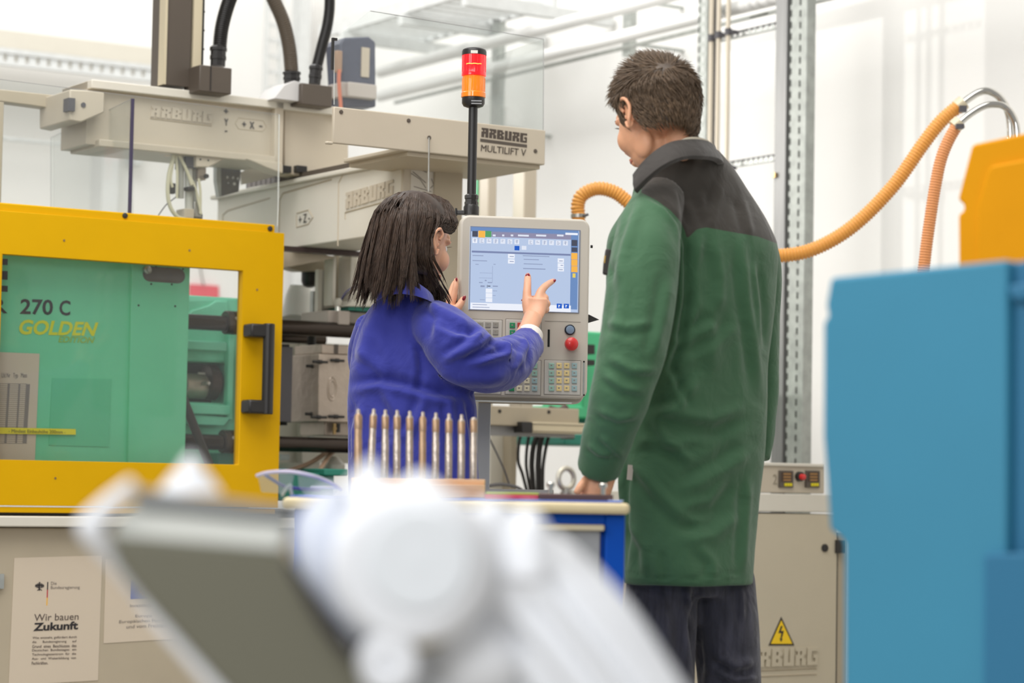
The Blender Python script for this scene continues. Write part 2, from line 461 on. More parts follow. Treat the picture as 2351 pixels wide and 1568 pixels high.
# strut frame by the right wall
post_zinc = mat('post_galvanised_steel', (158, 162, 157), 0.5, 0.35, var=0.14, vscale=30)
FR = Plane((0.699, 8.6), PHI - math.pi / 2)
def slots(F, x, y0, y1, step, w, h, b, m, parent, stuff=True):
    G = F.off(b); mb = MB(); a, ztop = G.loc(x, y0); z = ztop
    zend = G.loc(x, y1)[1]
    while z > zend:
        mb.box(G, a - w / 2, a + w / 2, -0.002, 0.0006, z - h, z); z -= step
    return obj('slot_row', mb, m, parent, kind='stuff', smooth=False)
slot_dark = mat('slot_shadow_steel', (70, 72, 68), 0.6, 0.4)
t = thing('slotted_steel_post', 'slotted galvanised post beside three pale pipes, left upright of the wall frame', 'post', FR.w(FR.loc(1610, 600)[0], 0, 0), 'uprights of the wall frame')
G = FR
a0 = FR.loc(1600, 300)[0]; a1 = FR.loc(1621, 300)[0]
obj('channel', MB().box(FR, a0, a1, -0.04, 0, 0, 3.4), post_zinc, t, bev=0.002)
obj('channel', MB().box(FR, a1 + 0.002, a1 + 0.012, -0.045, -0.005, 0, 3.4), dgrey, t)
slots(FR, 1606, -30, 900, 0.036, 0.007, 0.022, 0.001, slot_dark, t); slots(FR, 1617, -30, 900, 0.036, 0.006, 0.020, 0.001, mat('bright_slot_steel', (226, 228, 226), 0.6), t)
t = thing('slotted_steel_post', 'double slotted galvanised post right of the man, right upright of the wall frame', 'post', FR.w(FR.loc(1815, 600)[0], 0, 0), 'uprights of the wall frame')
a0 = FR.loc(1778, 300)[0]; a1 = FR.loc(1804, 300)[0]; a2 = FR.loc(1811, 300)[0]; a3 = FR.loc(1850, 300)[0]
obj('channel', MB().box(FR, a0, a1, -0.04, 0, 0, 3.4), mat('flat_grey_channel', (134, 134, 133), 0.45, 0.4, var=0.1, vscale=12, stretch=(6, 6, 0.4)), t, bev=0.002)
obj('gap_strip', MB().box(FR, a1, a2, -0.04, -0.012, 0, 3.4), slot_dark, t)
obj('channel', MB().box(FR, a2, a3, -0.04, 0, 0, 3.4), post_zinc, t, bev=0.003)
slots(FR, 1817, -30, 1100, 0.040, 0.006, 0.022, 0.001, slot_dark, t); slots(FR, 1838, -30, 1100, 0.040, 0.007, 0.022, 0.001, slot_dark, t)
obj('clip', MB().pbox(FR, 1771, 397, 1779, 408, 0.01, -0.01), brass, t)
for i, (p0, p1, lab) in enumerate((((1622, 97), (1780, 53), 'slotted cross rail of the wall frame, the upper of two'), ((1640, 386), (1776, 357), 'slotted cross rail of the wall frame beside the man’s neck, the lower of two'))):
    G, a0, a1, z = run_on(FR, -0.02, p0, p1)
    lab = lab.replace('’', "'")
    t = thing('cross_rail', lab, 'rail', G.w(a0, 0, z), 'cross rails of the wall frame')
    obj('lip', MB().box(G, a0, a1, -0.02, 0.0, z + 0.006, z + 0.010), dgrey, t)
    obj('lip', MB().box(G, a0, a1, -0.02, 0.0, z - 0.012, z - 0.009), zinc, t)
    n = 12
    for k in range(n):
        a = a0 + (k + 0.5) * (a1 - a0) / n
        obj('web', MB().box(G, a - 0.006, a + 0.006, -0.004, -0.001, z - 0.009, z + 0.006), zinc, t)
labs = ('leftmost', 'middle', 'rightmost')
for i, x in enumerate((1630, 1647, 1669)):
    G = FR.off(0.02); a, _ = G.loc(x, 300)
    t = thing('riser_pipe', labs[i] + ' of three slim pale riser pipes behind the man', 'pipe', G.w(a, 0, 0), 'riser pipes on the wall frame')
    obj('pipe', MB().tube([G.w(a, 0, 0), G.w(a, 0, 3.4)], 0.0085, 14), pipe_s, t)
    for zz in (FR.loc(x, 92 - i * 7)[1], FR.loc(x, 388)[1]):
        obj('clamp', MB().tube([G.w(a, 0, zz - 0.012), G.w(a, 0, zz + 0.012)], 0.013, 12).box(G, a - 0.02, a + 0.02, -0.03, 0.0, zz - 0.006, zz + 0.006), dgrey, t)
# ================================================================== injection moulding machine
im = thing('injection_molding_machine', 'cream and green moulding machine with a big yellow guard door, at left', 'machine', M_.w(0.9, -0.5, 0))
obj('machine_base', MB().box(M_, -0.7, 1.62, -1.1, -0.03, 0.0, 0.805), cream_d, im, bev=0.004)
obj('base_lip', MB().box(M_, -0.7, 1.62, -1.1, 0.012, 0.808, 0.838), cream_l, im, bev=0.004)
obj('shadow_gap', MB().box(M_, -0.7, 1.6, -1.0, -0.02, 0.838, 0.850), black_m, im)
obj('door_sill', MB().box(M_, -0.7, 0.87, -0.06, -0.004, 0.847, 0.8625), yellow, im, bev=0.002)
obj('wall_plate', MB().pbox(M_, -30, 1318, 10, 1352, -0.015, -0.03), zinc, im)
# guard door
zt = (M_.loc(0, 478)[1] + M_.loc(652, 540)[1]) / 2; zb = M_.loc(250, 1163)[1]
aR = M_.loc(646, 850)[0]; aw0, awz1 = M_.loc(7, 583); aw1 = M_.loc(553, 850)[0]; awz0 = (M_.loc(0, 1058)[1] + M_.loc(546, 1064)[1]) / 2
door_parts = MB()
def frame_mb(F, a0, a1, z0, z1, h0, h1, y0, y1, b1, b0):
    """rectangular frame as one welded body: outer a0..a1,z0..z1, hole h0..h1,y0..y1"""
    mb = MB(); o = [(a0, z0), (a1, z0), (a1, z1), (a0, z1)]; h = [(h0, y0), (h1, y0), (h1, y1), (h0, y1)]
    vs = [F.w(a, b, z) for b in (b1, b0) for a, z in o + h]
    fs = []
    for i in range(4):
        j = (i + 1) % 4
        fs += [(i, j, 4 + j, 4 + i), (8 + j, 8 + i, 12 + i, 12 + j), (j, i, 8 + i, 8 + j), (4 + i, 4 + j, 12 + j, 12 + i)]
    return mb.add(vs, fs)
obj('guard_door', frame_mb(M_, -0.45, aR, zb, zt, aw0, aw1, awz0, awz1, 0, -0.035), yellow, im, bev=0.003, label='yellow steel guard door frame')
obj('door_top_rail', MB().box(M_, -0.45, M_.loc(636, 525)[0], -0.06, -0.012, zt - 0.02, zt + 0.024), yellow, im, bev=0.004)
obj('window_pane', MB().box(M_, aw0 - 0.02, aw1 + 0.02, -0.028, -0.022, awz0 - 0.02, awz1 + 0.02), pane_door, im, label='clear door window')
bolt_n = 0
for x, y, b in ((287, 495, -0.011), (620, 525, -0.011)):
    obj('screw', MB().lathe(M_.pt(x, y, 0) * 1.0 if False else M_.off(b).pt(x, y), M_.n, [(-0.003, 0.008), (0.002, 0.008), (0.0035, 0.005)], 12), black_m, im)
for x, y in ((147, 552), (435, 575), (590, 665), (127, 1098)):
    obj('screw', MB().lathe(M_.pt(x, y), M_.n, [(-0.003, 0.0035), (0.0012, 0.0035)], 8), brass, im)
G = M_.off(0.058); a0, a1, z0, z1 = G.rect(608, 742, 634, 951)
a1 = a0 + (a1 - a0)
pts = []
for q in range(9):
    t_ = math.pi * q / 8
    pts.append((math.cos(t_), math.sin(t_)))
ac, wr = (a0 + a1) / 2, (a1 - a0) / 2
rings = [[G.w(ac + wr * c, -0.012 + 0.020 * s_, z) for c, s_ in pts] for z in (z0, z1)]
hd = obj('handle', MB().loft(rings), black, im, bev=0.003, label='black pull handle')
obj('mount', MB().pbox(M_, 578, 742, 631, 773, 0.058, 0.0), black, hd, bev=0.006); obj('mount', MB().pbox(M_, 573, 917, 629, 949, 0.058, 0.0), black, hd, bev=0.006)

# green covers behind the window
GB = M_.off(-0.10)
cov = obj('cover_sheet', MB().pprism(GB, [(-120, 560), (303, 585), (292, 1085), (-120, 1085)], 0, -0.01), green, im, label='mint green cover sheet with printed lettering')
cov2 = obj('cover_sheet', MB().pprism(GB, [(304, 585), (437, 600), (424, 1085), (293, 1085)], 0.012, -0.01), green, im, bev=0.002)
slot = MB()
a0, a1, z0, z1 = GB.rect(324, 611, 421, 646); rr = (z1 - z0) / 2
ol = [(a0 + rr + rr * math.cos(t), (z0 + z1) / 2 + rr * math.sin(t)) for t in np.linspace(math.pi / 2, 3 * math.pi / 2, 9)] + \
     [(a1 - rr + rr * math.cos(t), (z0 + z1) / 2 + rr * math.sin(t)) for t in np.linspace(-math.pi / 2, math.pi / 2, 9)]
obj('latch_slot', slot.prism(GB, ol, 0.0135, 0.005), dark, cov2)
obj('latch_pin', MB().lathe(GB.off(0.013).pt(336, 620), M_.n, [(0, 0.012), (0.012, 0.012), (0.016, 0.007), (0.02, 0.006)], 16), steel, cov2)
for x, y in ((318, 701), (402, 703), (358, 613), (385, 616), (347, 652), (394, 653), (420, 618)):
    obj('rivet_hole', MB().lathe(GB.off(0.012).pt(x, y), M_.n, [(-0.003, 0.003), (0.0015, 0.003)], 8), ink, cov2)
text('R', GB, -22, 685, 17, 719, ink, cov); text('270', GB, 46, 0, 0, 0, ink, cov, quad=[(46, 721), (121, 724), (48, 686), (122, 688)], bold=0.02)
text('C', GB, 0, 0, 0, 0, ink, cov, quad=[(136, 724), (161, 725), (137, 689), (162, 690)], bold=0.02)
text('GOLDEN', GB, 0, 0, 0, 0, mat('golden_print', (214, 214, 20), 0.5), cov, quad=[(44, 768), (222, 772), (44, 733), (226, 740)], shear=0.2, bold=0.03)
text('EDITION', GB, 0, 0, 0, 0, mat('faint_golden_print', (146, 186, 74), 0.5), cov, quad=[(134, 786), (216, 788), (134, 771), (218, 774)], shear=0.2, bold=0.02)
for y0, y1 in ((592, 606), (620, 640), (654, 668)):
    obj('print_block', MB().pbox(GB, -20, y0, 18, y1, 0.001, 0), ink, cov, smooth=False)
gp = mat('green_panel_print', (98, 194, 148), 0.4)
obj('inspection_plate', MB().pprism(GB, [(120, 868), (257, 870), (250, 1026), (112, 1022)], 0.002, 0), gp, cov)
# document and tape on the window
DW = M_.off(-0.10)
doc = obj('document', MB().pprism(DW, [(-60, 806), (91, 812), (80, 1060), (-60, 1060)], 0.004, 0.0025), paper, label='white printed table sheet behind the yellow door window', cat='document')
for x0, w, yy in ((14, 5, 880), (39, 4, 882), (56, 9, 882), (-8, 4, 880)):
    obj('table_column', MB().pprism(DW, [(x0 + 4, yy), (x0 + 4 + w, yy), (x0 + w - 4, 1018), (x0 - 4, 1018)], 0.0046, 0.004), ink_g, doc, smooth=False)
mb = MB()
for k in range(30):
    y = 880 + k * 4.7
    mb.pprism(DW, [(-40, y), (62, y + 1), (62, y + 2.2), (-40, y + 1.2)], 0.0045, 0.004)
obj('table_lines', mb, ink_g, doc, kind='stuff', smooth=False)
text('Lfd Nr   Typ   Mass', DW, 4, 856, 62, 870, ink_g, doc, b=0.0045)
tp = obj('label_strip', MB().pprism(DW, [(-60, 980), (174, 985), (174, 998), (-60, 995)], 0.009, 0.0075), mat('yellow_tape', (232, 218, 0), 0.5), label='narrow yellow tape with small print across the printed sheet', cat='label')
text('- Mindest Einbauhöhe 200mm -', DW, 0, 0, 0, 0, mat('tape_print', (120, 110, 0), 0.6), tp, b=0.0095, quad=[(20, 993), (150, 996), (20, 985), (150, 988)])

# clamping unit seen through the window and beside the door
B1 = -0.33
obj('platen', frame_mb(M_.off(B1), M_.off(B1).loc(400, 900)[0], M_.off(B1).loc(580, 900)[0], 0.86, M_.off(B1).loc(540, 684)[1],
                       M_.off(B1).loc(420, 850)[0], M_.off(B1).loc(526, 850)[0], M_.off(B1).loc(500, 925)[1], M_.off(B1).loc(500, 832)[1], 0, -0.12), green_d, im, bev=0.006, label='mint green cast platen')
obj('rib', MB().pbox(M_, 526, 760, 540, 965, B1 + 0.03, B1), green_d, im, bev=0.004)
obj('rib', MB().pbox(M_, 420, 780, 522, 802, B1 + 0.05, B1), green_d, im, bev=0.004)
obj('rib', MB().pbox(M_, 420, 926, 530, 950, B1 + 0.05, B1), green_d, im, bev=0.004)
obj('rib', MB().pprism(M_, [(430, 950), (530, 958), (515, 978), (440, 975)], B1 + 0.04, B1), green_d, im, bev=0.003)
obj('foot', MB().pbox(M_, 500, 1040, 556, 1100, B1 + 0.06, B1 - 0.1), teal_d, im, bev=0.004)
obj('upper_bracket', MB().pprism(M_, [(425, 735), (440, 712), (480, 700), (497, 690), (525, 690), (525, 735)], B1 + 0.01, B1 - 0.05), green_d, im, bev=0.005)
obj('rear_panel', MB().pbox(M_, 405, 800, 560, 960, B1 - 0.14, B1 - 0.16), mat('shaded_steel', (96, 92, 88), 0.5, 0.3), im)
obj('clamp_cylinder', MB().tube([M_.pt(420, 885, B1 - 0.05) , M_.pt(474, 888, B1 - 0.05)], 0.038, 24), tan_steel, im)
obj('clamp_ring', MB().tube([M_.pt(455, 857, B1 + 0.0), M_.pt(470, 858, B1 + 0.0)], 0.0035, 10), steel, im)
fl = MB(); c = M_.pt(486, 878, B1 - 0.04)
fl.lathe(c - M_.u * 0.022, M_.u, [(0, 0.03), (0.001, 0.052), (0.03, 0.056), (0.042, 0.040), (0.044, 0.02)], 28)
obj('flange', fl, mat('dark_bronze', (70, 58, 50), 0.35, 0.5), im, sharp=30)
obj('pressure_gauge', MB().lathe(M_.pt(479, 880, B1 + 0.03), M_.n, [(-0.04, 0.006), (0, 0.006), (0.001, 0.004)], 12), steel, im)
obj('lock_bolt', MB().lathe(M_.pt(514, 877, B1 - 0.10), M_.n, [(0, 0.010), (0.02, 0.010)], 12), steel, im)
def bar_at(px, py, b, x0, x1, r, m=bar_m, name='tie_bar', lab=None):
    G = M_.off(b); a, z = G.loc(px, py); a0 = G.loc(x0, py)[0]; a1 = G.loc(x1, py)[0]
    return obj(name, MB().tube([G.w(a0, 0, z), G.w(a1, 0, z)], r, 28), m, im, label=lab)
bar_at(640, 750, -0.22, 400, 900, 0.0235, lab='upper front steel tie bar')
bar_at(640, 1019, -0.22, 400, 900, 0.0235, lab='lower front steel tie bar')
bar_at(690, 778, -0.62, 560, 745, 0.016, lab='rear steel tie bar')
for px, py in ((531, 741), (524, 1014)):
    c = M_.pt(px, py, -0.22)
    G = M_.off(-0.22)
    nt_ = obj('nut', MB().lathe(c - M_.u * 0.022, M_.u, [(0, 0.034), (0.002, 0.036), (0.02, 0.036), (0.021, 0.032), (0.024, 0.032), (0.025, 0.036), (0.044, 0.036), (0.046, 0.033)], 32), mat('oily_nut_steel', (70, 60, 50), 0.3, 0.7), im, label='round locking nut')
    obj('screw', MB().lathe(c + M_.n * 0.033 + np.array([0, 0, 0.012]), M_.n, [(0, 0.005), (0.004, 0.005)], 10), steel, nt_)
obj('hydraulic_hose', MB().tube([M_.pt(415, 900, -0.16), M_.pt(438, 960, -0.15), M_.pt(462, 1020, -0.15), M_.pt(488, 1085, -0.15)], 0.0135, 14, smooth=5), mat('hose_black', (52, 46, 42), 0.5), im, label='thick black hydraulic hose')
# mould area between door and woman
obj('rear_cover', MB().pbox(M_, 560, 770, 742, 1062, -0.70, -0.72), cream_l, im, label='cream rear cover')
obj('rear_cover', MB().pbox(M_, 700, 786, 850, 1062, -0.66, -0.70), cream_l, im)
obj('clamp_plate', MB().pbox(M_, 600, 793, 673, 967, -0.24, -0.42), dgrey, im, bev=0.002, label='dark grey mould clamping plate')
for y in (794, 973):
    obj('stud', MB().tube([M_.pt(630, y, -0.28), M_.pt(663 if y < 800 else 658, y, -0.28)], 0.0052, 10), black_m, im)
ml = obj('mold', MB().pbox(M_, 739, 790, 800, 812, -0.22, -0.40).pbox(M_, 733, 812, 850, 968, -0.20, -0.44).pbox(M_, 745, 968, 850, 1000, -0.24, -0.40), tan_steel, im, bev=0.003, label='pale steel injection mould')
obj('parting_gap', MB().pbox(M_, 768, 790, 777, 812, -0.218, -0.23), dark, ml)
c = M_.pt(762, 893, -0.20)
for r, h in ((0.026, 0.002), (0.018, 0.004)):
    mb = MB(); rings = []
    for q in range(24):
        t_ = 2 * math.pi * q / 24; cc = c + M_.u * r * 0.62 * math.cos(t_) + np.array([0, 0, 1]) * r * 1.4 * math.sin(t_)
        rings.append([cc + (M_.u * math.cos(t_) * math.cos(w) + np.array([0, 0, 1]) * math.sin(t_) * math.cos(w) + M_.n * math.sin(w)) * 0.0022 for w in (0, 1.57, 3.14, 4.71)])
    obj('engraved_ring', mb.loft(rings, closed=True), tan_steel, ml)
for x0, x1, y, b in ((718, 752, 830, -0.19), (703, 737, 840, -0.24), (759, 790, 827, -0.19), (701, 735, 950, -0.24), (714, 750, 957, -0.19), (754, 790, 956, -0.19)):
    a = M_.off(b); z = a.loc(x0, y)[1]; a0 = a.loc(x0, y)[0]; a1 = a.loc(x1, y)[0]
    mb = MB(); L = a1 - a0
    mb.lathe(a.w(a0, 0, z), M_.u, [(0, 0.0035), (0.001, 0.0048), (L * 0.35, 0.0048), (L * 0.36, 0.0065), (L * 0.6, 0.0065), (L * 0.61, 0.004), (L, 0.004)], 12)
    obj('coupling', mb, black_m, ml)
obj('nipple', MB().lathe(M_.pt(768, 972, -0.22), (0, 0, -1), [(0, 0.006), (0.012, 0.006), (0.013, 0.008), (0.02, 0.008), (0.021, 0.0055), (0.034, 0.0055)], 12), brass, ml)
obj('nipple', MB().lathe(M_.pt(776, 972, -0.22), (0, 0, -1), [(0, 0.007), (0.028, 0.007)], 12), black_m, ml)
def corrugated(pts, r, pitch=0.010, depth=0.12, seg=16, sub=None):
    """spiral hose: ribs along a smooth path"""
    pts = [np.array(p, float) for p in pts]
    sp, _ = spline(pts, [r] * len(pts), 24)
    sp = np.array(sp); d = np.r_[0, np.cumsum(np.linalg.norm(np.diff(sp, axis=0), axis=1))]
    n = max(4, int(d[-1] / pitch * 4)); t = np.linspace(0, d[-1], n)
    q = np.stack([np.interp(t, d, sp[:, k]) for k in range(3)], 1)
    rad = [r * (1 + depth * (0.0, 0.9, 1.0, 0.1)[i % 4] - depth * 0.5) for i in range(n)]
    return MB().tube(list(q), rad, seg)
obj('cable_conduit', corrugated([M_.pt(715, 770, -0.5), M_.pt(714, 830, -0.5), M_.pt(712, 880, -0.5)], 0.013, 0.006, 0.2), black_m, im)
for k, dx in enumerate((0, 5)):
    obj('green_cable', MB().tube([M_.pt(730 + dx, 795, -0.46), M_.pt(714 + dx, 820, -0.46), M_.pt(711 + dx, 855, -0.46), M_.pt(718 + dx, 885, -0.46), M_.pt(728 + dx, 905, -0.46)], 0.0036, 8, smooth=5), cable_grn, im)
obj('perforated_strip', MB().pbox(M_, 712, 923, 724, 1004, -0.6, -0.61), zinc, im)
for y in (930, 960, 972):
    obj('hole', MB().lathe(M_.pt(717, y, -0.6), M_.n, [(-0.002, 0.002), (0.001, 0.002)], 8), white, im)
obj('small_block', MB().pbox(M_, 646, 1043, 664, 1056, -0.3, -0.4), zinc, im)
obj('drain_tube', MB().tube([M_.pt(765, 1028, -0.3), M_.pt(745, 1042, -0.3), M_.pt(710, 1064, -0.28), M_.pt(660, 1082, -0.25), M_.pt(625, 1090, -0.2)], 0.0075, 12, smooth=5), tube_tan, im, label='tan rubber drain tube')
obj('drain_tube', MB().tube([M_.pt(778, 1028, -0.25), M_.pt(757, 1045, -0.25), M_.pt(732, 1085, -0.2), M_.pt(726, 1110, -0.2)], 0.0075, 12, smooth=5), tube_tan, im)
obj('bed_block', MB().pbox(M_, 640, 1084, 768, 1150, -0.15, -0.5), teal_d, im, bev=0.004)
obj('bed_block', MB().pbox(M_, 745, 1076, 800, 1092, -0.12, -0.5), teal_d, im, bev=0.004)
obj('funnel_guard', MB().lathe(M_.pt(766, 1078, -0.32), (0, 0, 1), [(0, 0.036), (0.016, 0.036), (0.030, 0.022), (0.042, 0.010)], 20), cream_l, im)
obj('bed_cover', MB().pbox(M_, 640, 1062, 735, 1082, -0.5, -0.6), cream_l, im)
# brackets above the tie bars
obj('guide_rail', MB().pbox(M_, 600, 560, 1000, 571, -0.20, -0.24), mat('brown_black_rail', (62, 48, 46), 0.35, 0.3), im, label='slim dark guide rail')
obj('gantry_foot', MB().pprism(M_, [(600, 572), (768, 588), (768, 592), (742, 598), (650, 616), (600, 622)], -0.28, -0.42), cream, im, bev=0.003)
obj('gantry_foot_plate', MB().pprism(M_, [(650, 612), (742, 596), (765, 600), (765, 622), (690, 622)], -0.44, -0.5), cream_d, im)
obj('plasticising_nozzle', MB().lathe(M_.pt(712, 615, -0.5), (0, 0, -1), [(0, 0.028), (0.045, 0.028), (0.058, 0.022), (0.064, 0.010)], 24), black, im)
obj('film_wrap', MB().tube([M_.pt(690, 655, -0.62), M_.pt(688, 690, -0.62), M_.pt(683, 740, -0.6)], [0.035, 0.05, 0.06], 14, smooth=4), mat('milky_film', (228, 226, 222), 0.35), im)
obj('support_post', MB().pbox(M_, 731, 618, 741, 740, -0.34, -0.36), cream_l, im)
obj('perforated_plate', MB().pbox(M_, 741, 620, 765, 735, -0.37, -0.375), mat('plate_grey', (160, 158, 148), 0.5), im)
for x, y, r in ((746, 630, 2.4), (756, 632, 2.8), (750, 642, 3.4), (755, 654, 2.6)):
    obj('hole', MB().lathe(M_.pt(x, y, -0.37), M_.n, [(-0.001, r * m_per_px(7.5)), (0.0008, r * m_per_px(7.5))], 10), white, im)
obj('perforated_post', MB().pbox(M_, 719, 668, 731, 740, -0.42, -0.44), zinc, im)
obj('column', MB().pbox(M_, 765, 588, 773, 702, -0.28, -0.34), cream_l, im, bev=0.003)
obj('column_web', MB().pbox(M_, 773, 586, 808, 705, -0.40, -0.42), cream_d, im)
obj('column', MB().pbox(M_, 806, 584, 816, 700, -0.28, -0.36), cream_l, im, bev=0.003)
obj('column', MB().pbox(M_, 817, 584, 960, 700, -0.33, -0.42), cream_l, im)
obj('column_foot', MB().pprism(M_, [(793, 703), (808, 690), (920, 690), (920, 706)], -0.22, -0.4), cream_l, im, bev=0.003)
obj('casting', MB().pbox(M_, 800, 700, 870, 712, -0.24, -0.4), teal_d, im)
obj('casting', MB().pprism(M_, [(735, 722), (757, 720), (752, 740), (733, 740)], -0.3, -0.4), green_d, im)
obj('guide_shoe', MB().pbox(M_, 754, 712, 778, 745, -0.22, -0.4).pbox(M_, 778, 713, 804, 745, -0.20, -0.4).pbox(M_, 800, 715, 870, 742, -0.26, -0.4), mat('mushroom_steel', (168, 158, 148), 0.5), im, bev=0.003)
ol = obj('oiler', MB().lathe(M_.pt(776, 714, -0.26), (0, 0, 1), [(0, 0.009), (0.016, 0.009), (0.0165, 0.0115), (0.034, 0.0115), (0.040, 0.007)], 16), cream_l, im, label='small cream oiler cup')
obj('sleeve', MB().lathe(M_.pt(776, 714, -0.26), (0, 0, 1), [(0, 0.0095), (0.014, 0.0095)], 16), chrome, ol)
obj('sensor_cable', MB().tube([M_.pt(782, 690, -0.28), M_.pt(797, 668, -0.28), M_.pt(820, 658, -0.28), M_.pt(860, 662, -0.28)], 0.0016, 6, smooth=5), mat('blue_cable', (56, 60, 150), 0.4), im)
obj('sensor_cable', MB().tube([M_.pt(784, 690, -0.27), M_.pt(800, 672, -0.27), M_.pt(830, 662, -0.27), M_.pt(860, 664, -0.27)], 0.0016, 6, smooth=5), black_m, im)
# guard frame posts and injection side behind the control panel
for x0, x1, y0, m, y1 in ((1122, 1142, 380, cream, 960), (1205, 1234, 360, cream, 960)):
    obj('guard_post', MB().pbox(M_, x0, y0, x1, y1, -0.25, -0.32), m, im, bev=0.004)
obj('green_column', MB().pbox(M_, 1096, 400, 1122, 700, -0.31, -0.36), mat('bright_green_enamel', (78, 186, 132), 0.45), im)
obj('guard_sill', MB().pbox(M_, 1100, 930, 1330, 975, -0.12, -0.20), cream_d, im, bev=0.003)
obj('guard_sill', MB().pbox(M_, 1100, 976, 1320, 998, -0.15, -0.22), mat('cool_grey_profile', (158, 158, 160), 0.45, 0.2), im)
for x, y in ((1147, 944), (1260, 946)):
    obj('screw', MB().lathe(M_.off(-0.12).pt(x, y), M_.n, [(0, 0.006), (0.002, 0.006)], 10), black_m, im)
obj('slide_block', MB().pbox(M_, 1199, 968, 1223, 993, -0.09, -0.14), black, im, bev=0.002)
obj('slide_profile', MB().pbox(M_, 1223, 968, 1420, 993, -0.10, -0.14), alu, im, bev=0.002)
obj('profile_groove', MB().pbox(M_, 1223, 989, 1420, 990, -0.098, -0.10).pbox(M_, 1223, 973, 1420, 974, -0.098, -0.10), dark, im)
obj('injection_unit', MB().pbox(M_, 1290, 930, 1440, 960, -0.35, -0.6).pbox(M_, 1340, 760, 1440, 940, -0.35, -0.6), mat('bright_green_enamel', (78, 186, 132), 0.45), im, bev=0.008, label='bright green injection unit')
obj('injection_carriage', MB().pbox(M_, 1296, 958, 1440, 975, -0.4, -0.6).pbox(M_, 1296, 996, 1440, 1021, -0.3, -0.6), teal_d, im, bev=0.004)
obj('hose_union', MB().tube([M_.pt(1262, 935, -0.3), M_.pt(1283, 944, -0.3), M_.pt(1300, 936, -0.3)], [0.007, 0.013, 0.015], 12, smooth=4), mat('dark_hose', (84, 70, 62), 0.5), im)
obj('stop_block', MB().pbox(M_, 1303, 955, 1315, 972, -0.2, -0.24).pbox(M_, 1303, 993, 1318, 1008, -0.2, -0.24), black, im)
obj('side_fitting', MB().pbox(M_, 1340, 790, 1366, 812, -0.25, -0.3).pbox(M_, 1340, 825, 1366, 838, -0.25, -0.3), black_m, im)
for i, (xs, w) in enumerate((([1199, 1191, 1190, 1200, 1215], 0.0055), ([1218, 1211, 1208, 1211, 1222], 0.0055), ([1240, 1226, 1221, 1222, 1226], 0.009), ([1250, 1240, 1236, 1236, 1238], 0.010), ([1265, 1255, 1248, 1246, 1246], 0.006))):
    b = -0.3 + 0.02 * i
    obj('power_cable', MB().tube([M_.pt(x, y, b) for x, y in zip(xs, (985, 1020, 1060, 1090, 1150))], w, 10, smooth=5), mat('cable_black', (40, 36, 34), 0.5), im)
obj('signal_cable', MB().tube([M_.pt(1120, 1000, -0.2), M_.pt(1140, 1040, -0.2), M_.pt(1158, 1080, -0.2), M_.pt(1170, 1115, -0.2)], 0.0024, 8, smooth=4), mat('navy_cable', (44, 50, 72), 0.5), im)
obj('bed_loop_cable', MB().tube([M_.pt(1110, 1118, -0.1), M_.pt(1150, 1112, -0.1), M_.pt(1190, 1120, -0.1), M_.pt(1215, 1140, -0.1)], 0.0055, 8, smooth=4), mat('cable_grey', (100, 98, 100), 0.5), im)
obj('inner_panel', MB().pbox(M_, 1128, 998, 1172, 1150, -0.45, -0.5), cream_l, im)
obj('inner_post', MB().pbox(M_, 1174, 998, 1187, 1150, -0.40, -0.45), cream_d, im)

# ================================================================== handling robot on top
hr = thing('handling_robot', 'cream three-axis handling robot standing above the moulding machine', 'robot', M_.w(0.9, -0.6, 1.6))
Zp = Plane(P(925, 400, 6.98), PHI - math.pi / 2)
ztop = Zp.loc(925, 349)[1]; zbt = Zp.loc(720, 562)[1]; aF = Zp.loc(925, 400)[0]; aB = Zp.loc(499, 470)[0]
Zf = Plane(P(925, 400, 6.98), PHI)                 # its front end face
wz = Zf.loc(1062, 430)[0]
obj('z_axis_beam', MB().box(Zp, aB, aF, -wz, 0, zbt, ztop - 0.03), cream_l, hr, bev=0.004, label='long cream z-axis beam with embossed lettering')
obj('beam_flange', MB().box(Zp, aB - 0.02, aF, -wz, 0.018, ztop - 0.032, ztop - 0.018), cream_l, hr, bev=0.003)
obj('beam_track', MB().box(Zp, aB + 0.45, aF, -0.06, 0.004, ztop - 0.018, ztop), dark, hr)
def ridge(F, px, m, parent, w=0.005, d=0.003, b=0.0):
    pts = [F.off(b).pt(*p) for p in px]
    return obj('ridge', MB().tube(pts, w, 4, up=F.n), m, parent, sharp=0, smooth=False)
for px in ([(511, 560), (512, 494), (524, 483), (620, 455)], [(640, 565), (642, 460), (650, 444), (762, 412)], [(776, 565), (778, 420), (788, 400), (906, 366)], [(793, 503), (793, 488), (888, 462)]):
    ridge(Zp, px, cream_d, hr, 0.0028)
block_word('ARBURG', Zp, [(797, 443), (905, 412), (904, 448), (796, 480)], cream, hr, 0.0, 0.005)
ridge(Zp, [(681, 494), (681, 522), (708, 515), (719, 499), (709, 482), (681, 490)], cream_d, hr, 0.0022)
text('+ Z -', Zp, 0, 0, 0, 0, ink, hr, b=0.002, quad=[(686, 515), (711, 508), (686, 495), (711, 488)])
obj('end_cover', MB().pbox(Zf, 927, 352, 998, 700, 0.004, -0.01), cream, hr, bev=0.003)
obj('end_cover', MB().pbox(Zf, 999, 362, 1064, 700, 0.012, -0.03), cream_d, hr, bev=0.003)
st = obj('instruction_sticker', MB().pbox(Zf, 944, 388, 1011, 470, 0.0055, 0.004), mat('sticker_grey', (206, 200, 188), 0.6), hr)
mb = MB()
for p in ([(944, 398), (965, 412), (978, 432)], [(948, 394), (978, 420)], [(950, 428), (990, 440)], [(990, 410), (996, 424), (988, 432)], [(966, 390), (980, 396)]):
    mb.tube([Zf.off(0.006).pt(*q) for q in p], 0.0012, 4)
obj('line_drawing', mb, ink_g, st)
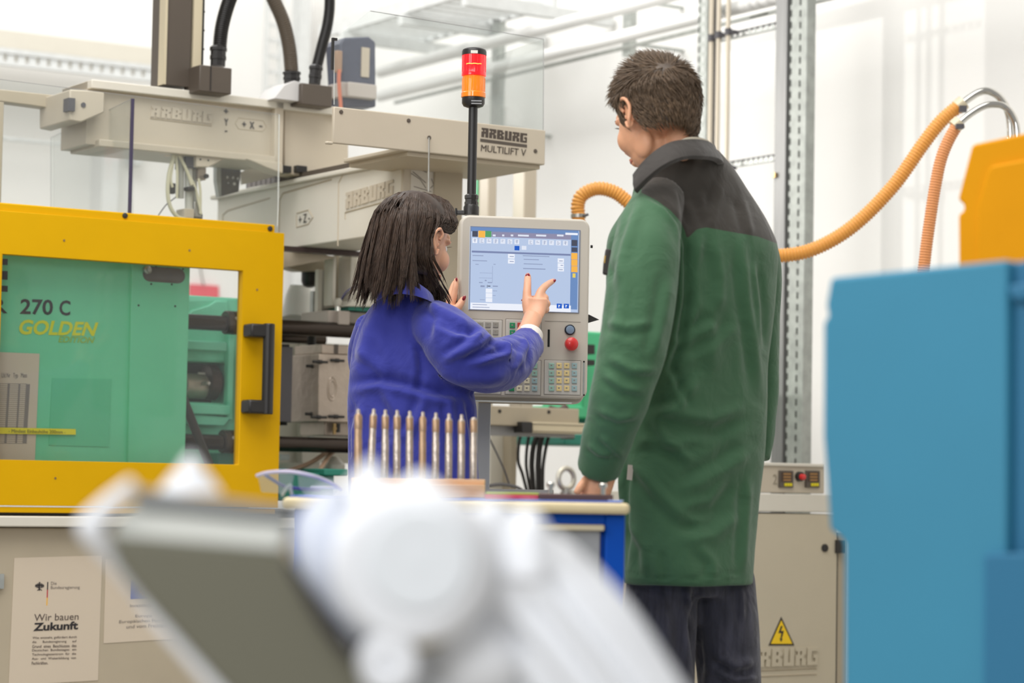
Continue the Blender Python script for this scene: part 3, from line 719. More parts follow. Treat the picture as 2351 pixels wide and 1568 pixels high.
# bridge beam
Bm = M_.off(-0.20)
zT = (Bm.loc(210, 181)[1] + Bm.loc(640, 231)[1]) / 2; z_f = Bm.loc(303, 337)[1]
aL = Bm.loc(210, 200)[0]; aM = Bm.loc(640, 300)[0]; aE = Bm.loc(790, 300)[0]
obj('bridge_beam', MB().box(Bm, aL, aE, -0.22, -0.03, z_f, zT - 0.002), cream, hr, label='cream bridge beam with axis markings')
obj('beam_flange', MB().box(Bm, aL, aE, -0.22, 0, zT - 0.026, zT), cream_l, hr, bev=0.003)
obj('beam_flange', MB().box(Bm, aL + 0.03, aM, -0.22, 0, z_f - 0.008, z_f + 0.014), cream, hr, bev=0.003)
obj('beam_rib', MB().pbox(M_, 633, 232, 653, 382, -0.20, -0.25), cream, hr, bev=0.003)
obj('carriage_plate', MB().pprism(M_, [(653, 236), (800, 256), (800, 420), (700, 406), (653, 398)], -0.222, -0.30), cream, hr, bev=0.003)
obj('carriage_gusset', MB().pprism(M_, [(566, 364), (650, 374), (650, 399), (612, 385)], -0.19, -0.26), cream, hr, bev=0.003)
obj('end_block', MB().pprism(M_, [(160, 205), (212, 208), (240, 212), (240, 258), (186, 281), (160, 276)], -0.17, -0.40), cream, hr, bev=0.004)
obj('stop_bumper', MB().pbox(M_, 158, 224, 173, 254, -0.16, -0.20), dgrey, hr)
obj('screw', MB().lathe(M_.off(-0.17).pt(191, 241), M_.n, [(0, 0.0075), (0.003, 0.0075)], 12), dgrey, hr)
block_word('ARBURG', Bm, [(347, 243), (486, 258), (485, 284), (345, 268)], cream, hr, -0.03, 0.004)
ridge(Bm, [(345, 272), (485, 289)], cream_d, hr, 0.0025, b=-0.03)
for s_, q in (('+', [(514, 260), (524, 261), (514, 250), (524, 251)]), ('Y', [(515, 288), (524, 289), (515, 272), (524, 273)]), ('-', [(516, 303), (522, 303), (516, 300), (522, 300)]),
              ('+', [(556, 290), (565, 291), (556, 279), (565, 280)]), ('X', [(573, 295), (584, 296), (573, 279), (584, 280)]), ('-', [(595, 291), (602, 292), (595, 288), (602, 289)])):
    text(s_, Bm, 0, 0, 0, 0, ink, hr, b=-0.028, quad=q, bold=0.03)
ridge(Bm, [(540, 284), (548, 296), (602, 302), (612, 292), (604, 277), (548, 271), (540, 283)], cream_d, hr, 0.0016, b=-0.03)
# vertical axis column
obj('vertical_axis_column', MB().pbox(M_, 392, -420, 452, 196, -0.205, -0.30), dark, hr, bev=0.002, label='dark brown vertical axis column')
obj('column_edge', MB().pbox(M_, 387, -260, 393, 194, -0.20, -0.24), alu, hr)
obj('linear_rail', MB().pbox(M_, 453, -260, 472, 203, -0.20, -0.23), alu, hr, label='pale linear rail with screw holes')
obj('rail_seal', MB().pbox(M_, 472, -260, 477, 203, -0.21, -0.24), black, hr)
for y in range(-30, 200, 43):
    obj('hole', MB().lathe(M_.off(-0.20).pt(469 - 0.02 * y, y + 14), M_.n, [(0, 0.0032), (0.0012, 0.0032)], 10), ink, hr)
# junction boxes with corrugated hoses
def gland(px, y0, y1, r, b, parent, lean=0):
    """hexagonal hose gland"""
    p0 = M_.pt(px, y1, b); p1 = M_.pt(px + lean, y0, b); d = p1 - p0; L = np.linalg.norm(d)
    return obj('hose_gland', MB().lathe(p0, d, [(0, r * 0.95), (L * 0.3, r * 0.95), (L * 0.32, r * 1.05), (L * 0.5, r * 1.05), (L * 0.52, r * 0.98), (L * 0.75, r * 0.98), (L * 0.77, r * 1.12), (L * 0.92, r * 1.1), (L, r * 0.9)], 10), black, parent, sharp=25)
bx1 = obj('junction_box', MB().pbox(M_, 459, 148, 533, 209, -0.13, -0.24), dark, hr, bev=0.003, label='dark brown junction box')
obj('seam', MB().pbox(M_, 484, 149, 486, 208, -0.128, -0.13), black, bx1)
gland(500, 106, 152, 0.024, -0.18, hr, 2)
obj('corrugated_hose', corrugated([M_.pt(504, 112, -0.18), M_.pt(510, 60, -0.18), M_.pt(527, 0, -0.18), M_.pt(560, -80, -0.18), M_.pt(572, -160, -0.18), M_.pt(530, -235, -0.2), M_.pt(450, -250, -0.25)], 0.0205, 0.0066, 0.16), black, hr, label='black corrugated hose, leftmost')
bx2 = obj('junction_box', MB().pbox(M_, 693, 190, 764, 239, -0.13, -0.28), dark, hr, bev=0.003)
obj('hose_cowl', MB().pprism(M_, [(630, 226), (652, 196), (676, 185), (693, 190), (693, 234)], -0.15, -0.28), mat('pale_grey_cowl', (196, 194, 192), 0.45), hr, bev=0.002, label='pale grey hose cowl')
gland(670, 164, 192, 0.026, -0.2, hr)
obj('corrugated_hose', corrugated([M_.pt(670, 176, -0.2), M_.pt(664, 110, -0.2), M_.pt(650, 50, -0.2), M_.pt(626, -5, -0.2), M_.pt(596, -70, -0.2), M_.pt(560, -150, -0.22), M_.pt(510, -200, -0.24), M_.pt(450, -215, -0.25)], 0.0215, 0.0066, 0.16), mat('grey_brown_hose', (98, 88, 76), 0.45), hr, label='grey-brown corrugated hose, middle')
gland(722, 150, 194, 0.020, -0.2, hr, 4)
obj('corrugated_hose', corrugated([M_.pt(726, 158, -0.2), M_.pt(738, 110, -0.2), M_.pt(752, 55, -0.2), M_.pt(757, 0, -0.2), M_.pt(752, -70, -0.2), M_.pt(710, -170, -0.22), M_.pt(600, -250, -0.24), M_.pt(450, -280, -0.25)], 0.0165, 0.0066, 0.16), black, hr, label='black corrugated hose, rightmost')
# servo motor behind the pane
mo = obj('servo_motor', MB().pprism(M_, [(781, 100), (790, 86), (848, 84), (863, 96), (864, 246), (790, 246)], -0.32, -0.42), mat('blue_grey_motor', (76, 80, 96), 0.5, bump=0.1, bscale=300, var=0.15, vscale=150), hr, bev=0.006, label='speckled blue-grey servo motor')
obj('motor_collar', MB().pbox(M_, 800, 187, 866, 221, -0.29, -0.40).pbox(M_, 784, 187, 800, 221, -0.31, -0.40), mat('mushroom_enamel', (184, 176, 168), 0.5), mo, bev=0.004)
obj('name_plate', MB().pbox(M_, 831, 108, 849, 176, -0.315, -0.32), cream, mo)
obj('plug', MB().pbox(M_, 773, 115, 787, 165, -0.30, -0.32), tube_tan, mo, bev=0.003)
obj('motor_cable', MB().tube([M_.pt(779, 160, -0.3), M_.pt(778, 190, -0.3), M_.pt(782, 240, -0.3), M_.pt(783, 262, -0.3)], 0.006, 8, smooth=4), mat('salmon_cable', (214, 126, 96), 0.5), mo)
# cover with maker's lettering
CV = Plane(P(1000, 300, 6.72), PHI)
zc1 = (CV.loc(765, 240)[1] + CV.loc(1253, 303)[1]) / 2; zc0 = (CV.loc(765, 325)[1] + CV.loc(1250, 382)[1]) / 2
ca0, ca1 = CV.loc(766, 280)[0], CV.loc(1252, 340)[0]
cvr = obj('drive_cover', MB().box(CV, ca0, ca1, -0.012, 0, zc0, zc1).box(CV, ca0 + 0.22, ca1 - 0.002, -0.34, -0.012, zc0, zc0 + 0.012).box(CV, ca1 - 0.012, ca1, -0.34, -0.01, zc0, zc1).box(CV, ca0 - 0.02, ca0 + 0.001, -0.012, 0.0, zc0 - 0.004, zc0 + 0.004), cream, hr, bev=0.003, label='cream drive cover with dark maker lettering')
obj('cover_floor', MB().box(CV, ca0 + 0.24, ca1 - 0.01, -0.34, -0.012, zc0 - 0.012, zc0), cream_d, hr)
for x, y in ((783, 257), (938, 277), (985, 316), (1229, 347)):
    obj('screw', MB().lathe(CV.pt(x, y), CV.n, [(-0.001, 0.0058), (0.002, 0.0058), (0.0025, 0.004)], 12), dark, cvr)
obj('lettering_bar', MB().pprism(CV, [(1103, 318), (1210, 332), (1210, 339), (1103, 325)], 0.001, 0), dark, cvr, smooth=False)
block_word('ARBURG', CV, [(1106, 293), (1210, 307), (1209, 328), (1105, 314)], mat('dark_brown_print', (72, 62, 54), 0.6), cvr, 0.0002, 0.001)
text('MULTILIFT V', CV, 0, 0, 0, 0, mat('dark_brown_print', (72, 62, 54), 0.6), cvr, quad=[(1104, 347), (1207, 359), (1105, 332), (1208, 343)])
obj('latch_rod', MB().tube([CV.off(0.006).pt(985, 316), CV.off(0.006).pt(984, 440)], 0.0022, 8), steel, hr, label='thin hanging steel rod')
# clear guards
def pane(F, px, b, name='clear_guard', t=0.004, lab=None, m=None, parent=None):
    return obj(name, MB().pprism(F, px, b, b - t), m or pane_m, parent or hr, smooth=False, label=lab)
pane(CV, [(768, 244), (767, 90), (850, 25), (1248, 90), (1248, 300)], -0.02, lab='clear acrylic guard above the drive cover')
obj('guard_edge', MB().tube([CV.off(-0.018).pt(*p) for p in ((850, 25), (1248, 90), (1247, 300))], 0.0011, 6), mat('pane_edge_grey', (150, 150, 150), 0.3), hr)
obj('guard_edge', MB().tube([CV.off(-0.018).pt(*p) for p in ((767, 240), (767, 90))], 0.001, 6), edge_l, hr)
obj('guard_clip', MB().pbox(CV, 764, 90, 768, 160, -0.012, -0.02).pbox(CV, 764, 86, 775, 92, -0.012, -0.02), black, hr)
Vr = Plane(CV.pt(1248, 200), PHI - math.pi / 2)
pane(Vr, [(1246, 300), (1247, 90), (1085, 145), (1085, 335)], -0.02)
# left guards on the machine
gz = M_.off(-0.055)
gl = obj('acrylic_screen', MB().pprism(gz, [(-80, 172), (640, 263), (638, 535), (-80, 475)], 0, -0.005), pane_m, im, smooth=False, label='clear acrylic screen above the yellow door')
obj('pane_edge', MB().tube([gz.pt(*p) for p in ((-80, 172), (640, 263))], 0.0008, 6), mat('pane_edge_grey', (150, 150, 150), 0.3), gl)
obj('pane_edge', MB().tube([gz.pt(*p) for p in ((641, 263), (639, 470), (637, 520))], 0.0016, 6), edge_l, gl)
obj('edge_seal', MB().pbox(gz, 302, 226, 309, 492, 0.004, -0.002), edge_m, gl)
Vl = Plane(gz.pt(304, 350), PHI - math.pi / 2)
obj('pane', MB().pprism(Vl, [(303, 490), (304, 227), (117, 316), (117, 486)], 0.0, -0.005), pane_m, gl, smooth=False)
obj('pane_edge', MB().tube([Vl.pt(*p) for p in ((303, 227), (117, 316), (117, 486))], 0.0009, 6), mat('pane_edge_grey', (150, 150, 150), 0.3), gl)
# rear guard frame at far left
gf = obj('guard_frame_rail', MB().pprism(M_, [(-80, 196), (160, 222), (160, 254), (-80, 222)], -0.35, -0.40), cream_d, im, bev=0.003)
obj('upright', MB().pbox(M_, -12, 232, 10, 470, -0.35, -0.40), cream_d, gf, bev=0.003)

# gripper under the bridge beam
bG = -0.25
gr = obj('gripper', MB().pbox(M_, 428, 346, 452, 384, bG + 0.02, bG - 0.06), dgrey, hr, bev=0.002, label='pneumatic gripper with ivory tubes')
obj('bracket', MB().pprism(M_, [(451, 346), (518, 356), (518, 364), (497, 374), (478, 384), (451, 383)], bG + 0.04, bG), cream, gr, bev=0.002)
for x, y in ((460, 366), (478, 368)):
    obj('screw', MB().lathe(M_.off(bG + 0.04).pt(x, y), M_.n, [(0, 0.0028), (0.0015, 0.0028)], 8), black, gr)
obj('cylinder', MB().tube([M_.pt(415, 352, bG), M_.pt(414, 455, bG)], 0.011, 16), mat('gripper_grey', (168, 168, 160), 0.45), gr)
obj('cylinder', MB().tube([M_.pt(433, 380, bG), M_.pt(434, 480, bG)], 0.0125, 16), mat('gripper_aluminium', (186, 186, 178), 0.4), gr)
obj('cylinder', MB().tube([M_.pt(446, 384, bG - .02), M_.pt(447, 470, bG - .02)], 0.008, 16), mat('gripper_grey', (168, 168, 160), 0.45), gr)
obj('valve_block', MB().pbox(M_, 455, 384, 474, 412, bG, bG - 0.05), tan_steel, gr, bev=0.002)
obj('valve_knob', MB().lathe(M_.pt(472, 405, bG + .01), M_.n, [(0, 0.007), (0.01, 0.007)], 10), black_m, gr)
obj('gripper_jaw', MB().pbox(M_, 424, 478, 446, 500, bG + 0.02, bG - 0.04), cream, gr, bev=0.002)
obj('gripper_jaw', MB().pbox(M_, 425, 488, 466, 503, bG + 0.01, bG - 0.04), dgrey, gr, bev=0.002)
obj('jaw_slide', MB().pbox(M_, 446, 462, 464, 498, bG + 0.015, bG - 0.03), steel, gr, bev=0.002)
obj('sensor_plug', MB().pbox(M_, 394, 420, 404, 444, bG + 0.02, bG), black_m, gr, bev=0.002)
obj('sensor_plug', MB().pbox(M_, 432, 428, 448, 437, bG + 0.03, bG), black_m, gr, bev=0.002)
obj('clamp', MB().pbox(M_, 384, 340, 398, 356, bG + 0.01, bG - 0.02), brass, gr, bev=0.002)
for pts, r in (([(392, 345), (398, 360), (388, 400), (385, 440), (391, 475), (408, 498), (430, 505)], 0.0062), ([(400, 350), (396, 380), (392, 410), (396, 430)], 0.004), ([(408, 350), (421, 375), (432, 400), (440, 425)], 0.005),
               ([(412, 350), (425, 385), (448, 430), (457, 470), (462, 492)], 0.004), ([(456, 410), (460, 440), (460, 490)], 0.004), ([(404, 352), (407, 400), (406, 455)], 0.004)):
    obj('air_tube', MB().tube([M_.pt(x, y, bG + 0.02) for x, y in pts], r, 10, smooth=5), tube_ivory, gr)
obj('air_tube', MB().tube([M_.pt(x, y, bG + 0.02) for x, y in ((410, 448), (394, 460), (380, 472), (364, 494))], 0.0018, 8, smooth=4), dgrey, gr)
# perforated bracket plate
Fp = M_.off(-0.42)
pp = obj('perforated_bracket', MB().pprism(Fp, [(506, 365), (578, 372), (578, 388), (553, 390), (548, 440), (505, 452)], 0, -0.005), mat('dark_bracket_steel', (96, 92, 86), 0.5, 0.3, var=0.1, vscale=60), hr, label='dark perforated steel bracket')
obj('flange', MB().pprism(Fp, [(497, 372), (507, 370), (508, 450), (503, 452), (497, 415)], 0.012, -0.01), zinc, pp)
obj('flange', MB().pprism(Fp, [(512, 364), (560, 368), (556, 372), (512, 368)], 0.03, -0.002), cream_d, pp)
for x, y, w, h in ((521, 378, 2, 7), (533, 380, 3, 8), (546, 382, 3, 8), (522, 407, 2.4, 3), (535, 408, 2.4, 3), (546, 410, 2.4, 3), (538, 422, 3.4, 3.4), (524, 420, 1.6, 1.6)):
    obj('hole', MB().prism(Fp, [(Fp.loc(x, y)[0] + w * .00135 * math.cos(t), Fp.loc(x, y)[1] + h * .00135 * math.sin(t)) for t in np.linspace(0, 2 * math.pi, 12, endpoint=False)], 0.0008, 0), white, pp, smooth=False)
# energy chain and carriage details on top of the z beam
ec = obj('energy_chain', MB().box(Zp, Zp.loc(545, 440)[0], Zp.loc(660, 400)[0], -0.10, -0.03, ztop - 0.012, ztop + 0.020), dgrey, hr, bev=0.002, label='dark energy chain')
for k in range(12):
    a = Zp.loc(545, 440)[0] + 0.03 + k * 0.034
    obj('chain_link', MB().box(Zp, a - 0.012, a + 0.012, -0.104, -0.026, ztop - 0.010, ztop + 0.024), mat('chain_mauve_grey', (128, 120, 120), 0.5), ec)
obj('chain_cover', MB().pprism(M_, [(552, 395), (620, 372), (655, 378), (655, 400), (556, 424)], -0.45, -0.46), cream_l, hr)
for x0 in (646, 682):
    obj('buffer', MB().pbox(M_, x0, 379, x0 + 24, 395, -0.2, -0.25), black, hr, bev=0.002)

# ================================================================== small machine cabinet at right
CB = Plane(P(1800, 1100, 7.55), PHI)
cb = thing('control_cabinet', 'beige steel cabinet with warning triangle, between the man and the blue casing', 'cabinet', CB.w(0.05, -0.3, 0))
x0, x1 = CB.loc(1560, 1200)[0], CB.loc(1924, 1200)[0]
zt_ = CB.loc(1760, 1176)[1]; zl = CB.loc(1760, 1131)[1]; zp_ = CB.loc(1800, 1063)[1]
obj('body', MB().box(CB, x0, x1, -0.6, -0.012, 0.0, zt_ - 0.004), cream_d, cb)
obj('door', MB().box(CB, x0 + 0.01, x1 - 0.002, -0.012, 0, 0.03, zt_ - 0.004), mat('beige_enamel', (190, 180, 158), 0.45, var=0.02), cb, bev=0.003)
obj('top_band', MB().box(CB, x0, x1, -0.6, 0.004, zt_ + 0.002, zl - 0.003), cream_l, cb, bev=0.003)
obj('side_strip', MB().box(CB, x1 + 0.005, x1 + 0.05, -0.5, -0.01, 0, zt_ - 0.06), cream_d, cb)
obj('hinge_gap', MB().box(CB, x1 - 0.001, x1 + 0.006, -0.5, -0.006, 0, zt_ - 0.06), black_m, cb)
obj('corner_block', MB().pbox(CB, 1922, 1240, 1942, 1270, 0.01, -0.02), black_m, cb)
sp = obj('switch_panel', MB().box(CB, x0, CB.loc(1893, 1100)[0], -0.25, 0.0, zl, zp_ - 0.006), cream, cb, bev=0.003, label='cream switch panel')
obj('panel_rim', MB().box(CB, x0, CB.loc(1890, 1100)[0], -0.25, 0.006, zp_ - 0.010, zp_), cream_l, sp, bev=0.002)
for x in (1790, 1851):
    d = obj('temperature_controller', MB().pbox(CB, x, 1080, x + 32, 1119, 0.006, 0), dark, sp, bev=0.001)
    obj('window', MB().pbox(CB, x + 4, 1084, x + 28, 1106, 0.007, 0.006), mat('brown_window', (60, 40, 22), 0.3), d)
    for k in range(3):
        obj('readout', MB().pbox(CB, x + 9, 1086 + k * 7, x + 26, 1090 + k * 7, 0.0075, 0.007), mat('dim_readout', (150, 110, 60), 0.5), d, smooth=False)
    for k in range(3):
        obj('button', MB().pbox(CB, x + 12 + k * 6, 1109, x + 17 + k * 6, 1116, 0.0085, 0.006), olive_key, d)
kn = obj('rotary_switch', MB().lathe(CB.pt(1834, 1094), CB.n, [(0, 0.0155), (0.012, 0.015), (0.013, 0.011)], 24), black, sp, label='black rotary switch')
obj('knob', MB().lathe(CB.off(0.012).pt(1840, 1095), CB.n, [(0, 0.010), (0.012, 0.009), (0.014, 0.006)], 20), red_m, kn, label='red knob')
text('2', CB, 1775, 1089, 1784, 1112, mat('pencil_grey', (150, 140, 122), 0.7), sp, b=0.001)
obj('lock', MB().lathe(CB.pt(1893, 1258), CB.n, [(0, 0.0125), (0.004, 0.0125), (0.005, 0.009)], 20), black, cb)
ws = obj('warning_sign', MB().pprism(CB, [(1765, 1482), (1794, 1416), (1824, 1482)], 0.0015, 0), ink, label='yellow high-voltage triangle on the beige cabinet door', cat='sign')
obj('face', MB().pprism(CB, [(1770, 1478), (1794, 1424), (1819, 1478)], 0.0021, 0.0015), yellow_sign, ws)
obj('flash_symbol', MB().pprism(CB, [(1793, 1437), (1797, 1437), (1793, 1449), (1800, 1448), (1795, 1466), (1797, 1467), (1793, 1474), (1790, 1465), (1792, 1466), (1794, 1453), (1787, 1454)], 0.0027, 0.0021), ink, ws)
block_word('ARBURG', CB, [(1716, 1490), (1875, 1486), (1874, 1526), (1714, 1532)], mat('beige_enamel', (190, 180, 158), 0.45), cb, 0, 0.006)
ridge(CB, [(1710, 1541), (1874, 1534)], cream_d, cb, 0.003); ridge(CB, [(1710, 1554), (1874, 1547)], cream_d, cb, 0.003)

# ================================================================== posters on the machine base
PB = M_.off(-0.03)
def poster(px, lab):
    return obj('poster', MB().pprism(PB, px, 0.0015, 0.0003), paper, label=lab, cat='poster', group='posters on the machine base')
p1 = poster([(33, 1281), (235, 1275), (225, 1562), (20, 1574)], 'white poster reading Wir bauen Zukunft on the machine base, lower left')
b_ = 0.0022
def ptext(s, quad, m, par, bold=0.0): return text(s, PB, 0, 0, 0, 0, m, par, b=b_, depth=0.0002, quad=quad, bold=bold)
for i, (y0, y1, m) in enumerate(((1336, 1354, ink), (1354, 1372, red_ink), (1372, 1390, gold_ink))):
    obj('flag_bar', MB().pprism(PB, [(108.5 - i * .7, y0), (111 - i * .7, y0), (110.3 - i * .7, y1), (107.8 - i * .7, y1)], 0.002, 0.0015), m, p1, smooth=False)
# eagle emblem
mb = MB()
def blob(pts): mb.pprism(PB, pts, 0.002, 0.0015)
blob([(89.5, 1336), (92.5, 1336), (92.3, 1354), (90.5, 1357), (88.7, 1354)])
for s_ in (-1, 1):
    for k in range(4):
        r = 4 + k * 2.1; y = 1342 + k * 0.4
        blob([(91 + s_ * (r - 1.6), y - 3 + k * 0.8), (91 + s_ * (r - 0.2), y - 4 + k * 0.9), (91 + s_ * r, y + 9 - k * 1.3), (91 + s_ * (r - 1.7), y + 8 - k * 1.3)])
    blob([(91, 1341.5), (91 + s_ * 9, 1343), (91 + s_ * 9, 1344.2), (91, 1344.5)])
    blob([(91, 1351), (91 + s_ * 6, 1355), (91 + s_ * 4.5, 1356.5), (91, 1353)])
obj('eagle_emblem', mb, ink, p1, smooth=False)
ptext('Die', [(117, 1343), (130, 1342.6), (117, 1335.6), (130, 1335.2)], ink_g, p1)
ptext('Bundesregierung', [(116.5, 1354.5), (183, 1353.5), (116.5, 1345.5), (183, 1344.5)], ink_g, p1)
ptext('Wir bauen', [(78, 1426), (180, 1423), (79, 1410), (181, 1407)], mat('brown_ink', (84, 72, 66), 0.7), p1)
ptext('Zukunft', [(76, 1449), (179, 1445), (78, 1430), (180, 1426)], ink, p1, bold=0.035)
body = ['Was entsteht, gefördert durch', 'die      Bundesregierung      auf', 'Grund  eines  Beschlusses  des', 'Deutschen  Bundestages:  ein', 'Technologiezentrum  für  die', 'Aus-  und  Weiterbildung  von', 'Fachkräften.']
for k, s_ in enumerate(body):
    y = 1468.5 + k * 9.6; xr = 176 if k < 6 else 112
    ptext(s_, [(74.5 - k * .3, y), (xr - k * .3, y - 2.2 * (xr - 74) / 102), (74.8 - k * .3, y - 7), (xr - k * .3, y - 7 - 2.2 * (xr - 74) / 102)], mat('brown_ink', (84, 72, 66), 0.7), p1)
p2 = poster([(243, 1283), (440, 1274), (440, 1464), (238, 1477)], 'white poster with a blue flag, partly behind the grey robot arm')
fl = obj('flag', MB().pprism(PB, [(302, 1331), (370, 1328), (368, 1372), (300, 1375)], 0.002, 0.0015), blue_ink, p2, smooth=False)
for k in range(12):
    t_ = k * math.pi / 6; cx, cy = 335 + 13 * math.cos(t_), 1352 + 13 * math.sin(t_)
    obj('star', MB().pprism(PB, [(cx + (2.6 if q % 2 == 0 else 1.1) * math.sin(q * math.pi / 5), cy - (2.6 if q % 2 == 0 else 1.1) * math.cos(q * math.pi / 5)) for q in range(10)], 0.0024, 0.002), gold_ink, fl, smooth=False)
ptext('Investition', [(299, 1394), (350, 1391), (299, 1387), (350, 1384)], ink_g, p2)
ptext('Europäischen Fonds', [(273, 1433), (380, 1428), (274, 1424), (381, 1419)], ink_g, p2)
ptext('und vom Freistaat', [(290, 1443), (385, 1438), (291, 1435), (386, 1430)], ink_g, p2)
ptext('Europa', [(311, 1419), (350, 1417), (311, 1411), (350, 1409)], ink_g, p2)
# ================================================================== operator's control panel
CP = Plane(P(1200, 700, 6.25), math.radians(10))
cp = thing('operator_terminal', 'cream machine control panel with touch screen, keypads and red stop button', 'control panel', CP.w(0, -0.03, 0.84))
def rrect(a0, a1, z0, z1, r, n=7):
    out = []
    for cx, cz, s in ((a1 - r, z1 - r, 0), (a0 + r, z1 - r, 1), (a0 + r, z0 + r, 2), (a1 - r, z0 + r, 3)):
        for k in range(n):
            t = math.pi / 2 * (s + k / (n - 1)); out.append((cx + r * math.cos(t), cz + r * math.sin(t)))
    return out
panel_c = mat('panel_cream', (194, 187, 175), 0.4, var=0.01)
ha0 = CP.loc(1054, 700)[0]; ha1 = CP.loc(1352, 700)[0]; hz1 = CP.loc(1200, 498)[1]; hz0 = CP.loc(1200, 913)[1]
ho = obj('housing', MB().prism(CP, rrect(ha0, ha1, hz0, hz1, 0.024), 0, -0.035), panel_c, cp, bev=0.006, segs=3)
obj('rear_shell', MB().prism(CP, rrect(ha0 + 0.004, ha1 - 0.002, hz0 - 0.012, hz1 - 0.006, 0.024), -0.036, -0.075), panel_c, cp, bev=0.004)
obj('lower_trim', MB().box(CP, ha0 + 0.03, ha1 - 0.04, -0.02, -0.005, hz0 - 0.012, hz0 - 0.009), edge_l, cp)
def Z3(x, y): return 1060 + x / 6.03, 480 + y / 6.03
def Z4(x, y): return 1060 + x / 6.817, 720 + y / 6.817
def emat(n, rgb, e=1.0):
    if n in MATS: return MATS[n]
    m = bpy.data.materials.new(n); m.use_nodes = True; b = m.node_tree.nodes['Principled BSDF']
    b.inputs['Base Color'].default_value = (0.01, 0.01, 0.012, 1); b.inputs['Roughness'].default_value = 0.25
    b.inputs['Specular IOR Level'].default_value = 0.2
    b.inputs['Emission Color'].default_value = lin(rgb); b.inputs['Emission Strength'].default_value = e
    MATS[n] = m; return m
s_bg = emat('screen_light_blue', (182, 199, 228)); s_top = emat('screen_mid_blue', (108, 140, 190)); s_bar = emat('screen_mauve_grey', (142, 140, 168))
s_w = emat('screen_white', (236, 240, 250)); s_dk = emat('screen_dark', (72, 76, 92)); s_or = emat('screen_orange', (246, 182, 76)); s_gn = emat('screen_green', (84, 158, 100))
s_bl = emat('screen_button_blue', (30, 92, 196)); s_ye = emat('screen_yellow', (232, 206, 96)); s_rl = emat('screen_rule', (122, 134, 172)); s_li = emat('screen_text_grey', (140, 152, 184)); s_ic = emat('screen_icon_white', (224, 230, 244))
def srect(mb, x0, y0, x1, y1, b): a = Z3(x0, y0); c = Z3(x1, y1); return mb.pbox(CP, a[0], a[1], c[0], c[1], b, b - 0.0006)
scr = obj('touch_screen', srect(MB(), 116, 240, 1628, 1392, 0.001), s_bg, cp, smooth=False, label='lit light blue touch screen')
obj('screen_bezel', frame_mb(CP, *[CP.loc(*Z3(110, 800))[0], CP.loc(*Z3(1634, 800))[0], CP.loc(*Z3(116, 1396))[1], CP.loc(*Z3(116, 236))[1]],
                             CP.loc(*Z3(120, 800))[0], CP.loc(*Z3(1624, 800))[0], CP.loc(*Z3(116, 1386))[1], CP.loc(*Z3(116, 246))[1], 0.0018, -0.001), mat('bezel_grey_blue', (120, 128, 150), 0.4), cp)
def sitem(name, r, m, b=0.0017): return obj(name, srect(MB(), *r, b), m, scr, smooth=False)
sitem('title_bar', (124, 244, 1620, 306), s_top); sitem('status_bar', (415, 306, 1610, 384), s_bar)
sitem('side_bar', (1516, 352, 1616, 1388), s_top, 0.0018)
sitem('tile', (148, 302, 226, 382), s_dk, 0.002); sitem('tile', (232, 298, 326, 392), s_or, 0.002); sitem('tile', (328, 302, 412, 386), s_gn, 0.002)
sitem('maker_mark', (1436, 326, 1608, 356), s_w, 0.0022)
for k, x in enumerate((430, 560, 680, 780, 1030, 1320)):
    sitem('status_mark', (x, 352, x + (40, 30, 34, 150, 140, 90)[k], 376), s_ic, 0.0022)
for i, x in enumerate((150, 248, 346, 440, 538, 636, 732, 924, 1020, 1116, 1212, 1306, 1404)):
    y = 402 + 0.028 * (x - 150)
    ic = sitem('icon', (x, y, x + 66, y + 66), s_ic if i else s_w, 0.002)
    mb = MB()
    for q in range(2 + i % 2): srect(mb, x + 14, y + 16 + q * 18, x + 52 - 8 * ((i + q) % 3), y + 22 + q * 18, 0.0024)
    if i % 3 == 0: srect(mb, x + 30, y + 8, x + 36, y + 58, 0.0024)
    obj('icon_mark', mb, s_li, ic, smooth=False)
sitem('tile', (732, 508, 800, 570), s_bl, 0.002); sitem('tile', (832, 508, 896, 562), s_ic, 0.002)
sitem('rule', (140, 574, 1508, 600), s_rl, 0.002)
for r in ((1522, 426, 1602, 510), (1522, 530, 1602, 592)): sitem('tile', r, s_dk, 0.0024)
for r in ((1518, 606, 1604, 694), (1518, 698, 1604, 784), (1518, 788, 1604, 872)): sitem('tile', r, s_or, 0.0024)
sitem('tile', (1536, 890, 1576, 948), s_ye, 0.0024)
for r in ((642, 620, 734, 684), (642, 694, 734, 752), (1330, 682, 1416, 742), (1330, 750, 1416, 806), (1330, 812, 1416, 860), (334, 1100, 424, 1158), (334, 1164, 424, 1224), (334, 1230, 424, 1286)):
    sitem('value_field', r, s_w, 0.002)
mb = MB()
for r in ((150, 636, 300, 646), (150, 706, 352, 716), (846, 640, 1214, 650), (858, 690, 1070, 700), (858, 752, 1120, 762), (850, 816, 1160, 828), (426, 790, 430, 1020), (190, 760, 236, 768), (440, 760, 470, 768), (250, 880, 420, 884), (240, 950, 420, 954), (320, 980, 345, 996),
          (240, 1010, 290, 1022), (360, 1010, 420, 1022), (260, 1056, 318, 1078), (430, 1060, 500, 1074), (430, 1128, 490, 1134), (430, 1194, 470, 1200), (250, 1250, 320, 1256), (664, 650, 722, 660), (664, 720, 722, 730), (1350, 712, 1400, 722), (1370, 774, 1404, 784), (1345, 832, 1400, 842)):
    srect(mb, *r, 0.0026)
obj('text_lines', mb, s_li, scr, kind='stuff', smooth=False)
obj('cursor_mark', srect(srect(MB(), 352, 1050, 358, 1086, 0.0026), 362, 1060, 398, 1072, 0.0026), s_dk, scr, smooth=False)
sitem('footer_bar', (124, 1294, 1512, 1386), s_w, 0.0019)
